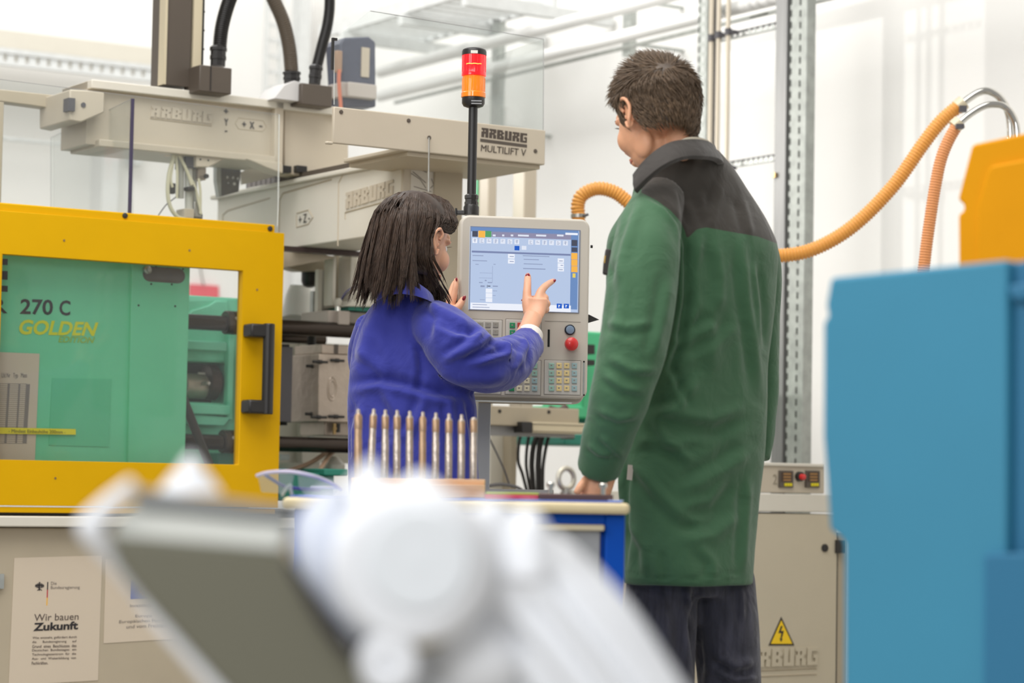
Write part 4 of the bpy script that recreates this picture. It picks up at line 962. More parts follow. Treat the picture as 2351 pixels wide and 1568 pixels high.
mb = MB(); srect(mb, 150, 1316, 350, 1324, 0.0024); srect(mb, 150, 1352, 385, 1360, 0.0024); obj('text_lines', mb, s_li, scr, kind='stuff', smooth=False)
for x in (1316, 1414):
    bt = sitem('soft_button', (x, 1308 + (x - 1316) * .02, x + 72, 1374), s_bl, 0.0026)
    obj('arrow', MB().pprism(CP, [Z3(x + 24, 1324), Z3(x + 50, 1336), Z3(x + 34, 1344), Z3(x + 34, 1362), Z3(x + 24, 1362)], 0.0032, 0.0026), s_w, bt, smooth=False)
# keypads
plate_m = mat('keypad_plate_grey', (196, 192, 184), 0.5); line_m = mat('groove_shadow_grey', (140, 134, 126), 0.6)
key_cols = {'t': mat('key_teal', (156, 192, 178), 0.35), 'i': mat('key_ivory', (228, 206, 148), 0.35), 'b': mat('key_pale_blue', (158, 184, 186), 0.35), 'g': mat('key_grey', (150, 147, 139), 0.35),
            'n': mat('key_green', (40, 136, 92), 0.35), 'w': mat('key_cream', (232, 224, 196), 0.35), 'r': mat('key_red', (190, 70, 66), 0.35)}
key_mesh = {}
def keypad(rect, xs, ys, rows, lab):
    a = Z4(rect[0], rect[1]); c = Z4(rect[2], rect[3])
    kp = obj('keypad', MB().pbox(CP, a[0], a[1], c[0], c[1], 0.0012, -0.002), plate_m, cp, bev=0.0015, label=lab)
    G = CP.off(0.0004)
    r = CP.rect(a[0], a[1], c[0], c[1])
    obj('groove', frame_mb(G, r[0] - 0.0016, r[1] + 0.0016, r[2] - 0.0016, r[3] + 0.0016, r[0] - 0.0002, r[1] + 0.0002, r[2] - 0.0002, r[3] + 0.0002, 0.0, -0.0012), line_m, kp, smooth=False)
    for j, y in enumerate(ys):
        for i, x in enumerate(xs):
            p0 = Z4(x, y); p1 = Z4(x + 88, y + 88); m = key_cols[rows[j][i]]
            k = rows[j][i]
            pos = CP.off(0.0012).pt((p0[0] + p1[0]) / 2, (p0[1] + p1[1]) / 2)
            if k not in key_mesh:
                mb = MB(); w = 0.0069
                rings = [[CP.u * (sx * w * s_) + CP.n * d + np.array([0, 0, sz * w * s_]) for sx, sz in ((-1, -1), (1, -1), (1, 1), (-1, 1))] for s_, d in ((1, -0.001), (1, 0.0022), (0.86, 0.0032))]
                mb.loft(rings); mb.box(CP.off(0) if False else Plane((0, 0), CP.yaw), -0.003, 0.0015, 0.0032, 0.0034, -0.001, 0.0024)
                me = mb.mesh('key'); fix_normals(me); me.materials.append(m); me.materials.append(line_m)
                for pi in range(len(me.polygons) - 6, len(me.polygons)): me.polygons[pi].material_index = 1
                key_mesh[k] = me
            o = bpy.data.objects.new('key', key_mesh[k]); COL.objects.link(o); o.parent = kp
            o.location = Vector(pos) - Vector(kp['wloc'])
xs_r = (1360, 1478, 1598, 1718); ys_b = (772, 890, 1006, 1126)
keypad((1300, 728, 1862, 1262), xs_r, ys_b, ('tiib',) * 4, 'lower right keypad of teal and ivory keys')
keypad((690, 722, 1240, 1262), (735, 855, 975, 1095), ys_b, ('nibt', 'iiit', 'wwwb', 'nwwb'), 'lower middle keypad')
keypad((60, 715, 620, 1250), (105, 225, 345, 465), ys_b, ('gggg',) * 4, 'lower left keypad')
keypad((60, 88, 632, 640), (128, 246, 366, 486), (130, 246, 364, 482), ('gggg',) * 4, 'upper left keypad of grey keys')
keypad((696, 88, 1240, 655), (748, 868, 988, 1108), (140, 256, 374, 492), ('nrnn', 'nnnn', 'nnnn', 'nnnn'), 'upper middle keypad with green keys')
obj('card_slot', MB().pbox(CP, *Z4(1348, 248), *Z4(1381, 518), 0.001, -0.001), black, cp)
obj('panel_seam', MB().pbox(CP, *Z4(1300, 112), *Z4(1862, 118), 0.0006, -0.001), line_m, cp, smooth=False)
c = CP.pt(*Z4(1690, 254))
bb = obj('push_button', MB().lathe(c, CP.n, [(-0.001, 0.0138), (0.004, 0.0138), (0.005, 0.0125)], 28), mat('navy_ring', (36, 42, 54), 0.4), cp, label='round grey-blue push button')
obj('cap', MB().lathe(c, CP.n, [(0.004, 0.0108), (0.007, 0.0105), (0.008, 0.007)], 28), mat('cap_slate_blue', (122, 142, 164), 0.4), bb)
c = CP.pt(*Z4(1695, 482))
es = obj('stop_button', MB().lathe(c, CP.n, [(-0.001, 0.010), (0.012, 0.010), (0.013, 0.0172), (0.019, 0.0178), (0.026, 0.0165), (0.030, 0.011), (0.0315, 0.004)], 32), red_m, cp, label='red mushroom emergency stop button')
obj('key_slot', MB().pbox(CP, *Z4(1900, 760), *Z4(1928, 1270), 0.0005, -0.0006), zinc, cp)
for y in (752, 1275): obj('slot_screw', MB().lathe(CP.pt(*Z4(1913, y)), CP.n, [(0, 0.0024), (0.001, 0.0024)], 10), black, cp)
obj('side_lever', MB().pprism(CP, [(1352, 722), (1376, 734), (1352, 741)], -0.04, -0.055), black_m, cp)
obj('side_screw', MB().lathe(CP.pt(1357, 566, -0.03) if False else CP.off(-0.03).pt(1356, 566), CP.u, [(0, 0.004), (0.005, 0.004)], 10), black, cp)
obj('support_column', MB().pbox(CP, 1098, 905, 1128, 1150, -0.085, -0.12), mat('cool_light_grey', (182, 184, 186), 0.45), cp, bev=0.003, label='grey support column')
obj('rear_bracket', MB().pbox(CP, 1100, 880, 1300, 925, -0.078, -0.10), cream_d, cp)
obj('cross_plate', MB().box(CP, CP.loc(1128, 1100)[0], CP.loc(1285, 1100)[0], -0.2, -0.08, CP.loc(1200, 1140)[1], CP.loc(1200, 1124)[1]), mat('plate_pale_grey', (170, 168, 166), 0.5), cp)

# ================================================================== signal lamp on its pole
DL = 6.30
lx = P(1082, 480, DL)
def zl_(y): return P(1088, y, DL)[2]
sl = thing('signal_lamp', 'red and amber signal tower on a black pole above the control panel', 'signal lamp', (lx[0], lx[1], zl_(493)))
def lth(name, prof, m, par=None, seg=32, lab=None): 
    base = (lx[0], lx[1], 0)
    return obj(name, MB().lathe(base, (0, 0, 1), [(zl_(y), r * m_per_px(DL)) for y, r in prof], seg), m, par or sl, label=lab, sharp=30)
lth('socket', [(494, 18), (476, 18), (468, 14)], black, seg=24)
lth('lock_nut', [(470, 16), (464, 16), (463, 14.5), (458, 14.5), (456, 16), (449, 16), (446, 12)], black, seg=8)
lth('pole', [(470, 10.5), (246, 10.5)], black, lab='black pole')
lth('lamp_base', [(247, 15), (244, 23), (238, 26.5), (224, 26.5), (222, 24)], black)
am = lth('amber_lens', [(226, 24), (224, 28.5), (214, 28.5), (212, 26.5), (178, 26.5), (174, 25)], lens_amber, lab='amber lens')
rd = lth('red_lens', [(176, 25), (175, 28.5), (168, 28.5), (166, 27.5), (127, 27.5)], lens_red, lab='lit red lens')
lth('cap', [(128, 28.5), (119, 28.5), (115, 27), (112, 22), (111.5, 5)], black)
F0 = lambda D: Plane((0, D), 0)
sq_ = []
for k in range(9):
    t = math.radians(-38 + k * 9.5); r = 27.9 * m_per_px(DL)
    sq_.append((lx[0] + r * math.sin(t), lx[1] - r * math.cos(t), zl_(150.5) + (0.0006 if k % 3 else -0.0004)))
obj('painted_glint', MB().tube(sq_, 0.0011, 6), lens_glint, rd)  # emissive arc painted on the lens for the LED ring's reflection
for k in range(20):
    t = 2 * math.pi * k / 20
    for nm, y0, y1, par, m, r in (('flute', 128, 167, rd, lens_red, 27.6), ('flute', 180, 211, am, lens_amber, 26.6)):
        if math.cos(t) > -0.2:
            x, y = lx[0] + r * m_per_px(DL) * math.sin(t), lx[1] - r * m_per_px(DL) * math.cos(t)
            obj(nm, MB().tube([(x, y, zl_(y1)), (x, y, zl_(y0))], 0.0007, 5), m, par)
G = F0(lx[1] - 28.8 * m_per_px(DL))
obj('rating_label', MB().pbox(G, 1081, 115, 1097, 122, 0.0006, -0.001), mat('label_white', (220, 216, 206), 0.5), sl, smooth=False)
obj('side_clamp', MB().pbox(F0(6.3), 1047, 482, 1068, 492, 0.01, -0.01), black, sl, bev=0.002)
obj('clamp_pin', MB().tube([P(1047, 478, 6.29), P(1047, 496, 6.29)], 0.003, 8), black, sl)
mb = MB()
for y in (230, 236):
    mb.pbox(F0(lx[1] - 26.8 * m_per_px(DL)), 1082, y, 1106, y + 2.5, 0.0005, -0.002)
obj('print_line', mb, mat('print_silver', (150, 150, 152), 0.5), sl, smooth=False)

# ================================================================== workbench
BF = F0(4.60)
zr1 = P(1250, 1152, 4.6)[2]; zr0 = P(1250, 1178, 4.6)[2]
bx0, bx1 = P(648, 1165, 4.6)[0], P(1446, 1165, 4.6)[0]
wb = thing('workbench', 'blue steel workbench with a pale beech-edged top and blue mat', 'workbench', ((bx0 + bx1) / 2, 4.95, 0))
TB = Plane((0, 4.60), 0)
obj('bench_top', MB().box(TB, bx0, bx1, -0.44, 0, zr0, zr1), beech, wb, bev=0.008, segs=3, label='beech edged top')
ZT = zr1 + 0.0035
obj('bench_mat', MB().box(TB, bx0 + 0.012, bx1 - 0.014, -0.43, -0.010, zr1, ZT), mat_blue, wb, bev=0.001, label='blue ribbed mat')
lgx0, lgx1 = P(1388, 1280, 4.63)[0], P(1434, 1280, 4.63)[0]
for x0_, x1_ in ((lgx0, lgx1), (bx0 + 0.02, bx0 + 0.02 + lgx1 - lgx0)):
    for y0_ in (0.03, 0.38):
        obj('leg', MB().box(TB, x0_, x1_, -y0_ - 0.04, -y0_, 0, zr0), bench_blue, wb, bev=0.004)
obj('front_rail', MB().box(TB, bx0 + 0.05, lgx0, -0.06, -0.032, zr0 - 0.022, zr0), bench_blue, wb, bev=0.002)
obj('carcass', MB().box(TB, bx0 + 0.06, lgx0 - 0.001, -0.40, -0.045, 0.12, zr0 - 0.024), bench_blue, wb)
dz1 = P(1300, 1203, 4.63)[2]
for k in range(4):
    z1_ = dz1 - k * 0.17
    dr = obj('drawer', MB().box(TB, bx0 + 0.08, P(1378, 1280, 4.63)[0], -0.05, -0.034, z1_ - 0.165, z1_), bench_grey, wb, bev=0.003)
    obj('drawer_pull', MB().box(TB, bx0 + 0.10, P(1388, 1210, 4.62)[0], -0.036, -0.018, z1_ - 0.012, z1_), alu, dr, bev=0.003)
def on_bench(px, D): 
    p = P(px, 1130, D); return np.array([p[0], p[1], ZT])
# rods in a wooden block
DRB = 4.93
blk = MB(); x0_, x1_ = P(806, 1110, DRB)[0], P(1114, 1110, DRB)[0]
zb1 = P(1060, 1100, DRB)[2]
FB = Plane((0, DRB - 0.025), 0)
wbk = obj('wooden_block', MB().box(FB, x0_, x1_, -0.06, 0, ZT, zb1 - 0.010).box(FB, x0_, x1_, -0.06, -0.012, zb1 - 0.0102, zb1), wood, bev=0.002, label='pale wooden block holding ten upright steel rods on the bench', cat='block')
ords = ['first', 'second', 'third', 'fourth', 'fifth', 'sixth', 'seventh', 'eighth', 'ninth', 'tenth']
rod_m = mat('worn_tool_steel', (188, 176, 164), 0.28, 0.75, bump=0.1, bscale=120, var=0.2, vscale=60)
rod_m2 = mat('tan_oxide_steel', (176, 146, 116), 0.35, 0.6, var=0.15, vscale=40)
for i, (x, y) in enumerate(((823, 935), (858, 934), (885, 936), (912, 937), (941, 939), (971, 941), (1001, 943), (1031, 945), (1060, 947), (1088, 954))):
    p = P(x, y, DRB); zt2 = p[2]; r = 0.0074 if i != 0 else 0.0082
    xb = P(x - 1, 1095, DRB)[0] + (0.0 if i != 1 else -0.006)
    t = thing('steel_rod', '%s upright steel rod from the left in the wooden block%s' % (ords[i], ', without a pin end' if i == 9 else ''), 'rod', (xb, DRB, zb1 - 0.02), 'steel rods in the wooden block')
    ax = np.array([p[0] - xb, 0, zt2 - zb1]); L = np.linalg.norm(ax); nb = 0.013 if i != 9 else 0.004
    base = np.array([xb, DRB, zb1 - 0.012])
    obj('shank', MB().lathe(base, ax, [(0, r), (L * 0.62, r), (L * 0.63, r * 0.93), (L + 0.012 - nb - 0.004, r * 0.93), (L + 0.012 - nb, r * 0.6)], 18), rod_m if i not in (0, 5) else rod_m2, t)
    obj('head', MB().lathe(base + ax / L * (L + 0.012 - nb - 0.03), ax, [(0, r), (0.024, r), (0.026, r * 0.85)], 18), rod_m2, t)
    if i != 9: obj('pin_end', MB().lathe(base + ax / L * (L + 0.012 - nb - 0.006), ax, [(0, r * 0.5), (nb, r * 0.5), (nb + 0.002, r * 0.35)], 14), rod_m, t)
# pads, plate with ring bolt
def slab(x0, x1, D, z0, z1, dep): 
    a, b = P(x0, 1130, D)[0], P(x1, 1130, D)[0]
    return MB().box(Plane((0, D), 0), a, b, -dep, 0, z0, z1)
obj('note_pad', slab(1113, 1236, 4.72, ZT, ZT + 0.0075, 0.16), mat('crimson_pad', (206, 56, 84), 0.6), bev=0.001, label='crimson flat pad on the bench, under the green one', cat='pad')
obj('note_pad', slab(1115, 1238, 4.78, ZT + 0.0078, ZT + 0.0125, 0.14), mat('leaf_green_pad', (150, 178, 84), 0.6), bev=0.001, label='leaf green flat pad lying on the crimson pad', cat='pad')
obj('paper_slip', slab(1398, 1432, 4.66, ZT, ZT + 0.0015, 0.08), mat('pale_blue_slip', (190, 206, 232), 0.6), label='pale blue slip at the right corner of the bench', cat='paper')
pl = obj('steel_plate', slab(1238, 1408, 4.70, ZT, ZT + 0.0115, 0.12), mat('brown_oxide_plate', (92, 68, 62), 0.4, 0.4), bev=0.0015, label='dark brown steel plate under the ring bolt', cat='plate')
ZP_ = ZT + 0.0115
rb = thing('ring_bolt', 'cast steel ring bolt standing in the dark plate on the bench', 'bolt', (P(1300, 1130, 4.74)[0], 4.74, ZP_))
c = P(1300, 1099, 4.74); c[2] = P(1300, 1099, 4.74)[2]
mb = MB(); rings = []
e1 = np.array([math.cos(0.7), math.sin(0.7), 0]); k3 = np.array([0, 0, 1.0]); nn = np.cross(e1, k3)
for q in range(32):
    t = 2 * math.pi * q / 32; d = e1 * math.cos(t) + k3 * math.sin(t); cc = c + d * 0.0198
    rings.append([cc + (d * math.cos(w) + nn * math.sin(w)) * 0.0052 for w in np.linspace(0, 2 * math.pi, 12, endpoint=False)])
obj('ring', mb.loft(rings, closed=True), mat('cast_steel_ivory', (196, 190, 172), 0.4, 0.5), rb)
obj('shank', MB().lathe((c[0], c[1], ZP_), (0, 0, 1), [(0, 0.011), (0.004, 0.011), (0.006, 0.007), (0.012, 0.0065)], 20), steel, rb)
for x, lab in ((1264, 'small steel screw standing left of the ring bolt'), (1384, 'small steel screw standing right of the ring bolt')):
    p = P(x, 1135, 4.72)
    obj('screw', MB().lathe((p[0], 4.72, ZP_), (0, 0, 1), [(0, 0.005), (0.013, 0.005), (0.0135, 0.0085), (0.020, 0.0085), (0.022, 0.007)], 16), chrome, label=lab, cat='screw', group='screws in the dark plate')
# safety glasses
sg = thing('safety_glasses', 'clear safety glasses lying on the left end of the bench', 'glasses', on_bench(690, 4.72))
fr_m = mat('lilac_clear_frame', (196, 190, 214), 0.25, coat=0.5); fr_b = mat('indigo_temple', (58, 62, 130), 0.3)
lens_g = glass_mat('lens_clear', tint=(0.88, 0.93, 0.93), haze=0.12, gloss=0.1)
def gp3(x, y, D): return P(x, y, D)
obj('brow_frame', MB().tube([gp3(590, 1092, 4.70), gp3(615, 1085, 4.68), gp3(665, 1083, 4.66), gp3(715, 1092, 4.66), gp3(760, 1108, 4.70), gp3(782, 1122, 4.74)], 0.0036, 8, smooth=5), fr_m, sg)
obj('temple', MB().tube([gp3(610, 1091, 4.72), gp3(630, 1104, 4.78), gp3(655, 1117, 4.82), gp3(690, 1122, 4.84), gp3(735, 1124, 4.86)], 0.0036, 8, smooth=5), fr_b, sg)
obj('temple', MB().tube([gp3(775, 1118, 4.74), gp3(750, 1118, 4.82), gp3(715, 1119, 4.86)], 0.003, 8, smooth=5), fr_m, sg)
for pts in ([(592, 1094), (612, 1088), (650, 1086), (676, 1090), (668, 1122), (650, 1134), (600, 1130)], [(684, 1091), (715, 1095), (750, 1107), (776, 1122), (768, 1134), (700, 1135), (686, 1118)]):
    obj('lens', MB().pprism(F0(4.66), pts, 0.002, 0.0), lens_g, sg, smooth=False)
obj('nose_pad', MB().tube([gp3(668, 1112, 4.67), gp3(656, 1122, 4.67), gp3(648, 1137, 4.68)], 0.003, 8, smooth=4), edge_l, sg)
obj('nose_pad', MB().tube([gp3(668, 1112, 4.67), gp3(668, 1126, 4.67), gp3(672, 1139, 4.68)], 0.003, 8, smooth=4), edge_l, sg)

# ================================================================== hoses and chrome bends at right
DH = 7.3
def hose(name, px, D, r, m, lab, cat='hose', corr=0.0085, group=None, dp=0.14):
    Ds = D if hasattr(D, '__len__') else [D] * len(px)
    pts = [P(x, y, d) for (x, y), d in zip(px, Ds)]
    return obj(name, corrugated(pts, r, corr, dp, 18) if corr else MB().tube(pts, r, 20, smooth=8), m, label=lab, cat=cat, group=group)
oh = thing('spiral_hose', 'long amber spiral hose sagging from the chrome bend, running behind the man to the panel', 'hose', P(1790, 588, DH), 'spiral suction hoses')
obj('hose', corrugated([P(x, y, DH) for x, y in ((1328, 540), (1328, 497), (1327, 470), (1338, 447), (1372, 433), (1412, 442), (1450, 470), (1520, 520), (1620, 562), (1700, 584), (1790, 587), (1870, 571), (1960, 518), (2050, 428), (2120, 330), (2162, 277), (2206, 240))], 0.0205, 0.0098, 0.16, 18), orange_hose, oh)
obj('hose_clamp', MB().tube([P(1328, 500, DH), P(1328, 492, DH)], 0.0235, 18), steel, oh)
obj('clamp_screw', MB().tube([P(1340, 496, DH - .02), P(1351, 492, DH - .02)], 0.004, 8), dgrey, oh)
obj('hose_clamp', MB().tube([P(2198, 247, DH), P(2212, 235, DH)], 0.0235, 18), alu, oh)
obj('clamp_screw', MB().pbox(F0(DH - 0.03), 2204, 242, 2220, 256, 0.01, -0.01), dgrey, oh)
oh2 = thing('spiral_hose', 'orange spiral hose hanging straight down from the lower chrome bend', 'hose', P(2118, 700, DH - 0.1), 'spiral suction hoses')
d2 = DH - 0.15
obj('hose', corrugated([P(x, y, d2) for x, y in ((2200, 284), (2178, 322), (2160, 368), (2147, 430), (2136, 500), (2124, 590), (2112, 720), (2106, 900))], 0.0175, 0.008, 0.12, 18), orange_hose2, oh2)
obj('hose_clamp', MB().tube([P(2190, 292, d2), P(2204, 280, d2)], 0.022, 18), alu, oh2)
obj('clamp_screw', MB().pbox(F0(d2 - 0.03), 2196, 284, 2214, 294, 0.01, -0.01), dgrey, oh2)
hose('chrome_bend', ((2204, 243), (2222, 228), (2248, 212), (2272, 210), (2296, 225), (2314, 256), (2320, 300), (2320, 420), (2312, 1100)), DH, 0.0115, chrome, 'upper chrome pipe bend joined to the amber hose', 'pipe', 0, 'chrome pipe bends')
hose('chrome_bend', ((2198, 287), (2222, 266), (2250, 248), (2275, 240), (2305, 244), (2326, 268), (2336, 310), (2336, 420), (2328, 1100)), d2, 0.0105, chrome, 'lower chrome pipe bend joined to the orange hose', 'pipe', 0, 'chrome pipe bends')
pst = F0(7.5)
st = thing('dryer_stand', 'grey stand carrying the chrome bends behind the yellow casing', 'stand', P(2320, 1100, 7.5))
obj('column', MB().box(pst, P(2285, 900, 7.5)[0], P(2360, 900, 7.5)[0], -0.2, 0, 0, 1.35), cream_d, st, bev=0.004)

# ================================================================== amber and blue casings
YC = Plane(P(2228, 600, 4.1), math.radians(-42))
yc = thing('yellow_casing', 'amber yellow plastic casing above the blue one at right edge', 'casing', YC.w(0.1, -0.1, 0))
obj('shell', MB().pprism(YC, [(2229, 337), (2236, 330), (2460, 282), (2460, 1000), (2196, 1000), (2200, 600), (2199, 492), (2211, 484), (2212, 470), (2198, 458)], 0, -0.22), yellow2, yc, bev=0.006)
obj('raised_panel', MB().pprism(YC, [(2266, 394), (2276, 380), (2460, 345), (2460, 980), (2240, 980), (2242, 480)], 0.008, 0), yellow2, yc, bev=0.004)
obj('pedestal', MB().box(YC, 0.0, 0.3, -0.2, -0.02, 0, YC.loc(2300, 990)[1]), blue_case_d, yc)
BC = Plane(P(1905, 900, 3.25), math.radians(-42))
bc = thing('blue_casing', 'large steel-blue plastic machine casing in front at right edge', 'casing', BC.w(0.15, -0.1, 0))
zf_ = BC.loc(1935, 1500)
def bpx(pts): return [BC.loc(*p) for p in pts]
pl_ = bpx([(1906, 637), (2312, 596), (2306, 2400)]); pr_ = bpx([(1936, 2400), (1936, 1250), (1930, 1236), (1903, 1216), (1896, 1100), (1888, 1000), (1889, 740), (1900, 726), (1895, 700)])
obj('front_shell', MB().prism(BC, pl_ + pr_, 0, -0.28), blue_case, bc, bev=0.006)
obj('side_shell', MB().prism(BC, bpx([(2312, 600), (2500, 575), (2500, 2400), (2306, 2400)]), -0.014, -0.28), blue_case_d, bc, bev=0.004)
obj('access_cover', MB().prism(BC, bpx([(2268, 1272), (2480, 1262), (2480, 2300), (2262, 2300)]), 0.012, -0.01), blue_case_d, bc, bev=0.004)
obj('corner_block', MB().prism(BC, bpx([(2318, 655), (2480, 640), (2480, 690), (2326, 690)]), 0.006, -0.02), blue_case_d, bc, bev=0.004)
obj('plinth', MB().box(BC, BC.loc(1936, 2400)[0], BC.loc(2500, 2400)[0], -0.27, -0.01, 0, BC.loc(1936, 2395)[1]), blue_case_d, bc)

# ================================================================== helper: weld overlapping solids into one skin
def weld(mb, voxel, smooth_it=2, sm_f=0.5, name='w'):
    me = mb.mesh(name); fix_normals(me)
    o = bpy.data.objects.new(name, me); COL.objects.link(o)
    r = o.modifiers.new('r', 'REMESH'); r.mode = 'VOXEL'; r.voxel_size = voxel; r.use_smooth_shade = True
    if smooth_it:
        s = o.modifiers.new('s', 'SMOOTH'); s.factor = sm_f; s.iterations = smooth_it
    dg = bpy.context.evaluated_depsgraph_get()
    me2 = bpy.data.meshes.new_from_object(o.evaluated_get(dg))
    bpy.data.objects.remove(o); bpy.data.meshes.remove(me)
    me2.name = name
    return me2
def get_co(me):
    a = np.empty(len(me.vertices) * 3); me.vertices.foreach_get('co', a); return a.reshape(-1, 3)
def set_co(me, a): me.vertices.foreach_set('co', np.ascontiguousarray(a, dtype=np.float64).ravel()); me.update()
def get_no(me):
    a = np.empty(len(me.vertices) * 3); me.vertex_normals.foreach_get('vector', a); return a.reshape(-1, 3)

# ================================================================== robot arm in the foreground
DR = 1.9
ra = thing('robot_arm', 'white and grey industrial robot arm, blurred in the foreground', 'robot arm', (P(900, 1400, DR)[0], DR, 0))
def Q(x, y, dD=0.0): return P(x, y, DR + dD)
FRb = F0(DR)
def qtube(pts, r, m, name, lab=None, seg=14, sm=4): return obj(name, MB().tube([Q(*p) for p in pts], [q * m_per_px(DR) for q in (r if hasattr(r, '__len__') else [r] * len(pts))], seg, smooth=sm), m, ra, label=lab)
# grey upper-arm cover: front face, tilted top faces and sides as one shell, light on the top painted as greys
fr = [(252, 1228), (650, 1262), (706, 1360), (880, 1600), (960, 1760), (700, 1760), (505, 1568), (345, 1390), (268, 1290)]
mb = MB(); n = len(fr)
front = [Q(x, y, -0.02) for x, y in fr]; backp = [Q(x, y, 0.10) for x, y in fr]
mb.loft([front, backp])
obj('arm_cover', mb, rob_grey, ra, bev=0.004, label='olive grey arm cover')
mb = MB(); mb.hexa([Q(252, 1228, -0.021), Q(650, 1262, -0.021), Q(652, 1262, 0.05), Q(256, 1228, 0.05), Q(300, 1158, 0.03), Q(662, 1196, 0.03), Q(664, 1196, 0.06), Q(304, 1158, 0.06)])
obj('arm_shoulder_face', mb, rob_grey_lit, ra, bev=0.003, label='sloping top face, painted paler grey as lit from above')
mb = MB(); mb.hexa([Q(310, 1160, 0.02), Q(664, 1200, 0.02), Q(664, 1200, 0.09), Q(310, 1160, 0.09), Q(306, 1120, 0.03), Q(668, 1166, 0.03), Q(668, 1166, 0.08), Q(306, 1120, 0.08)])
obj('arm_top_band', mb, mat('slate_band', (116, 118, 118), 0.55), ra, bev=0.004)
qtube([(302, 1112, 0.02), (240, 1168, 0.0), (207, 1208, -0.01), (216, 1232, -0.01), (262, 1290, 0.0), (330, 1378, 0.02)], [16, 24, 30, 24, 16, 13], rob_white, 'edge_guard', 'white edge guard')
qtube([(330, 1380, 0.0), (420, 1480, 0.0), (520, 1590, 0.0), (640, 1720, 0.0)], [16, 22, 26, 26], rob_white, 'edge_guard')
obj('pointed_cap', MB().lathe(Q(436, 1132, 0.10), (0, 0, 1), [(0, 78 * m_per_px(DR)), (30 * m_per_px(DR), 56 * m_per_px(DR)), (60 * m_per_px(DR), 30 * m_per_px(DR)), (88 * m_per_px(DR), 12 * m_per_px(DR)), (96 * m_per_px(DR), 3 * m_per_px(DR))], 20), rob_white, ra, label='white pointed cap')
obj('pointed_cap', MB().lathe(Q(846, 1160, 0.10), (0, 0, 1), [(-0.02, 100 * m_per_px(DR)), (20 * m_per_px(DR), 84 * m_per_px(DR)), (60 * m_per_px(DR), 46 * m_per_px(DR)), (90 * m_per_px(DR), 24 * m_per_px(DR)), (112 * m_per_px(DR), 8 * m_per_px(DR))], 20), rob_white, ra)
qtube([(662, 1290, -0.05), (702, 1352, -0.05), (765, 1448, -0.05), (812, 1512, -0.05)], [8, 13, 16, 10], mat('joint_gap_black', (34, 30, 34), 0.6), 'joint_gap')
qtube([(770, 1150, 0.06), (742, 1215, 0.03), (745, 1290, 0.0), (790, 1370, 0.0), (850, 1450, 0.0)], [40, 70, 66, 56, 40], mat('pale_blue_grey_casting', (196, 202, 216), 0.45), 'joint_collar')
# white wrist and lower arm: one welded casting
k_ = m_per_px(DR); mb = MB()
toC = np.array([0, -1.0, 0])
mb.lathe(Q(955, 1290, 0.10), toC, [(0, 150 * k_), (0.03, 186 * k_), (0.10, 192 * k_), (0.125, 178 * k_), (0.135, 150 * k_)], 40)
mb.tube([Q(962, 1290, 0.06), Q(960, 1200, 0.06), Q(962, 1130, 0.06), Q(962, 1082, 0.06)], [190 * k_, 118 * k_, 62 * k_, 16 * k_], 24, smooth=5)
mb.tube([Q(1130, 1300, 0.05), Q(1130, 1220, 0.05), Q(1130, 1148, 0.05)], [90 * k_, 60 * k_, 34 * k_], 18, smooth=4)
mb.tube([Q(1215, 1320, 0.04), Q(1215, 1240, 0.04), Q(1212, 1176, 0.06)], [90 * k_, 52 * k_, 26 * k_], 18, smooth=4)
mb.tube([Q(1080, 1270, 0.08), Q(1220, 1370, 0.07), Q(1330, 1490, 0.06), Q(1440, 1640, 0.05), Q(1520, 1760, 0.05)], [130 * k_, 158 * k_, 160 * k_, 150 * k_, 140 * k_], 28, smooth=5)
mb.ell(Q(880, 1530, 0.05), I3, (112 * k_, 90 * k_, 96 * k_)); mb.ell(Q(1090, 1510, 0.04), I3, (116 * k_, 90 * k_, 100 * k_))
mb.ell(Q(1010, 1640, 0.05), I3, (220 * k_, 90 * k_, 110 * k_))
me = weld(mb, 0.0032, 3)
V_ = get_co(me); N_ = get_no(me); X_, Y_ = project(V_)
# long flutes along the lower arm
dirx, diry = 0.62, 0.785
sdist = (X_ - 1200) * diry - (Y_ - 1300) * dirx; along = (X_ - 1200) * dirx + (Y_ - 1300) * diry
msk = np.clip((along - 20) / 80, 0, 1) * np.clip(-N_[:, 1] * 2, 0, 1) * (sdist < 170) * (sdist > -140)
V_ = V_ + N_ * (0.007 * msk * (np.cos(sdist / 80 * 2 * np.pi) - 0.6))[:, None]
set_co(me, V_)
wl = obj('lower_arm', me, rob_white, ra, fix=False, sharp=0, label='white cast lower arm and wrist')
obj('joint_disc', MB().lathe(Q(962, 1285, -0.036), toC, [(0, 120 * k_), (0.004, 112 * k_), (0.005, 80 * k_), (0.004, 60 * k_), (0.006, 10 * k_)], 40), mat('joint_disc_grey', (230, 234, 238), 0.4), ra, label='round joint cover')
qtube([(860, 1462, -0.015), (920, 1480, -0.02), (985, 1478, -0.02), (1020, 1462, -0.015)], [8, 13, 13, 8], mat('ochre_seal', (150, 136, 96), 0.5), 'joint_seal')
obj('wrist_hub', MB().lathe(Q(890, 1520, -0.02), toC, [(0, 70 * k_), (0.012, 66 * k_), (0.014, 30 * k_), (0.010, 26 * k_), (0.010, 5 * k_)], 28), rob_white, ra)
obj('pedestal', MB().lathe((Q(1100, 1700, 0.08)[0], DR + 0.08, 0), (0, 0, 1), [(0, 0.16), (0.03, 0.16), (0.05, 0.10), (0.52, 0.08), (0.72, 0.07)], 32), rob_white, ra)
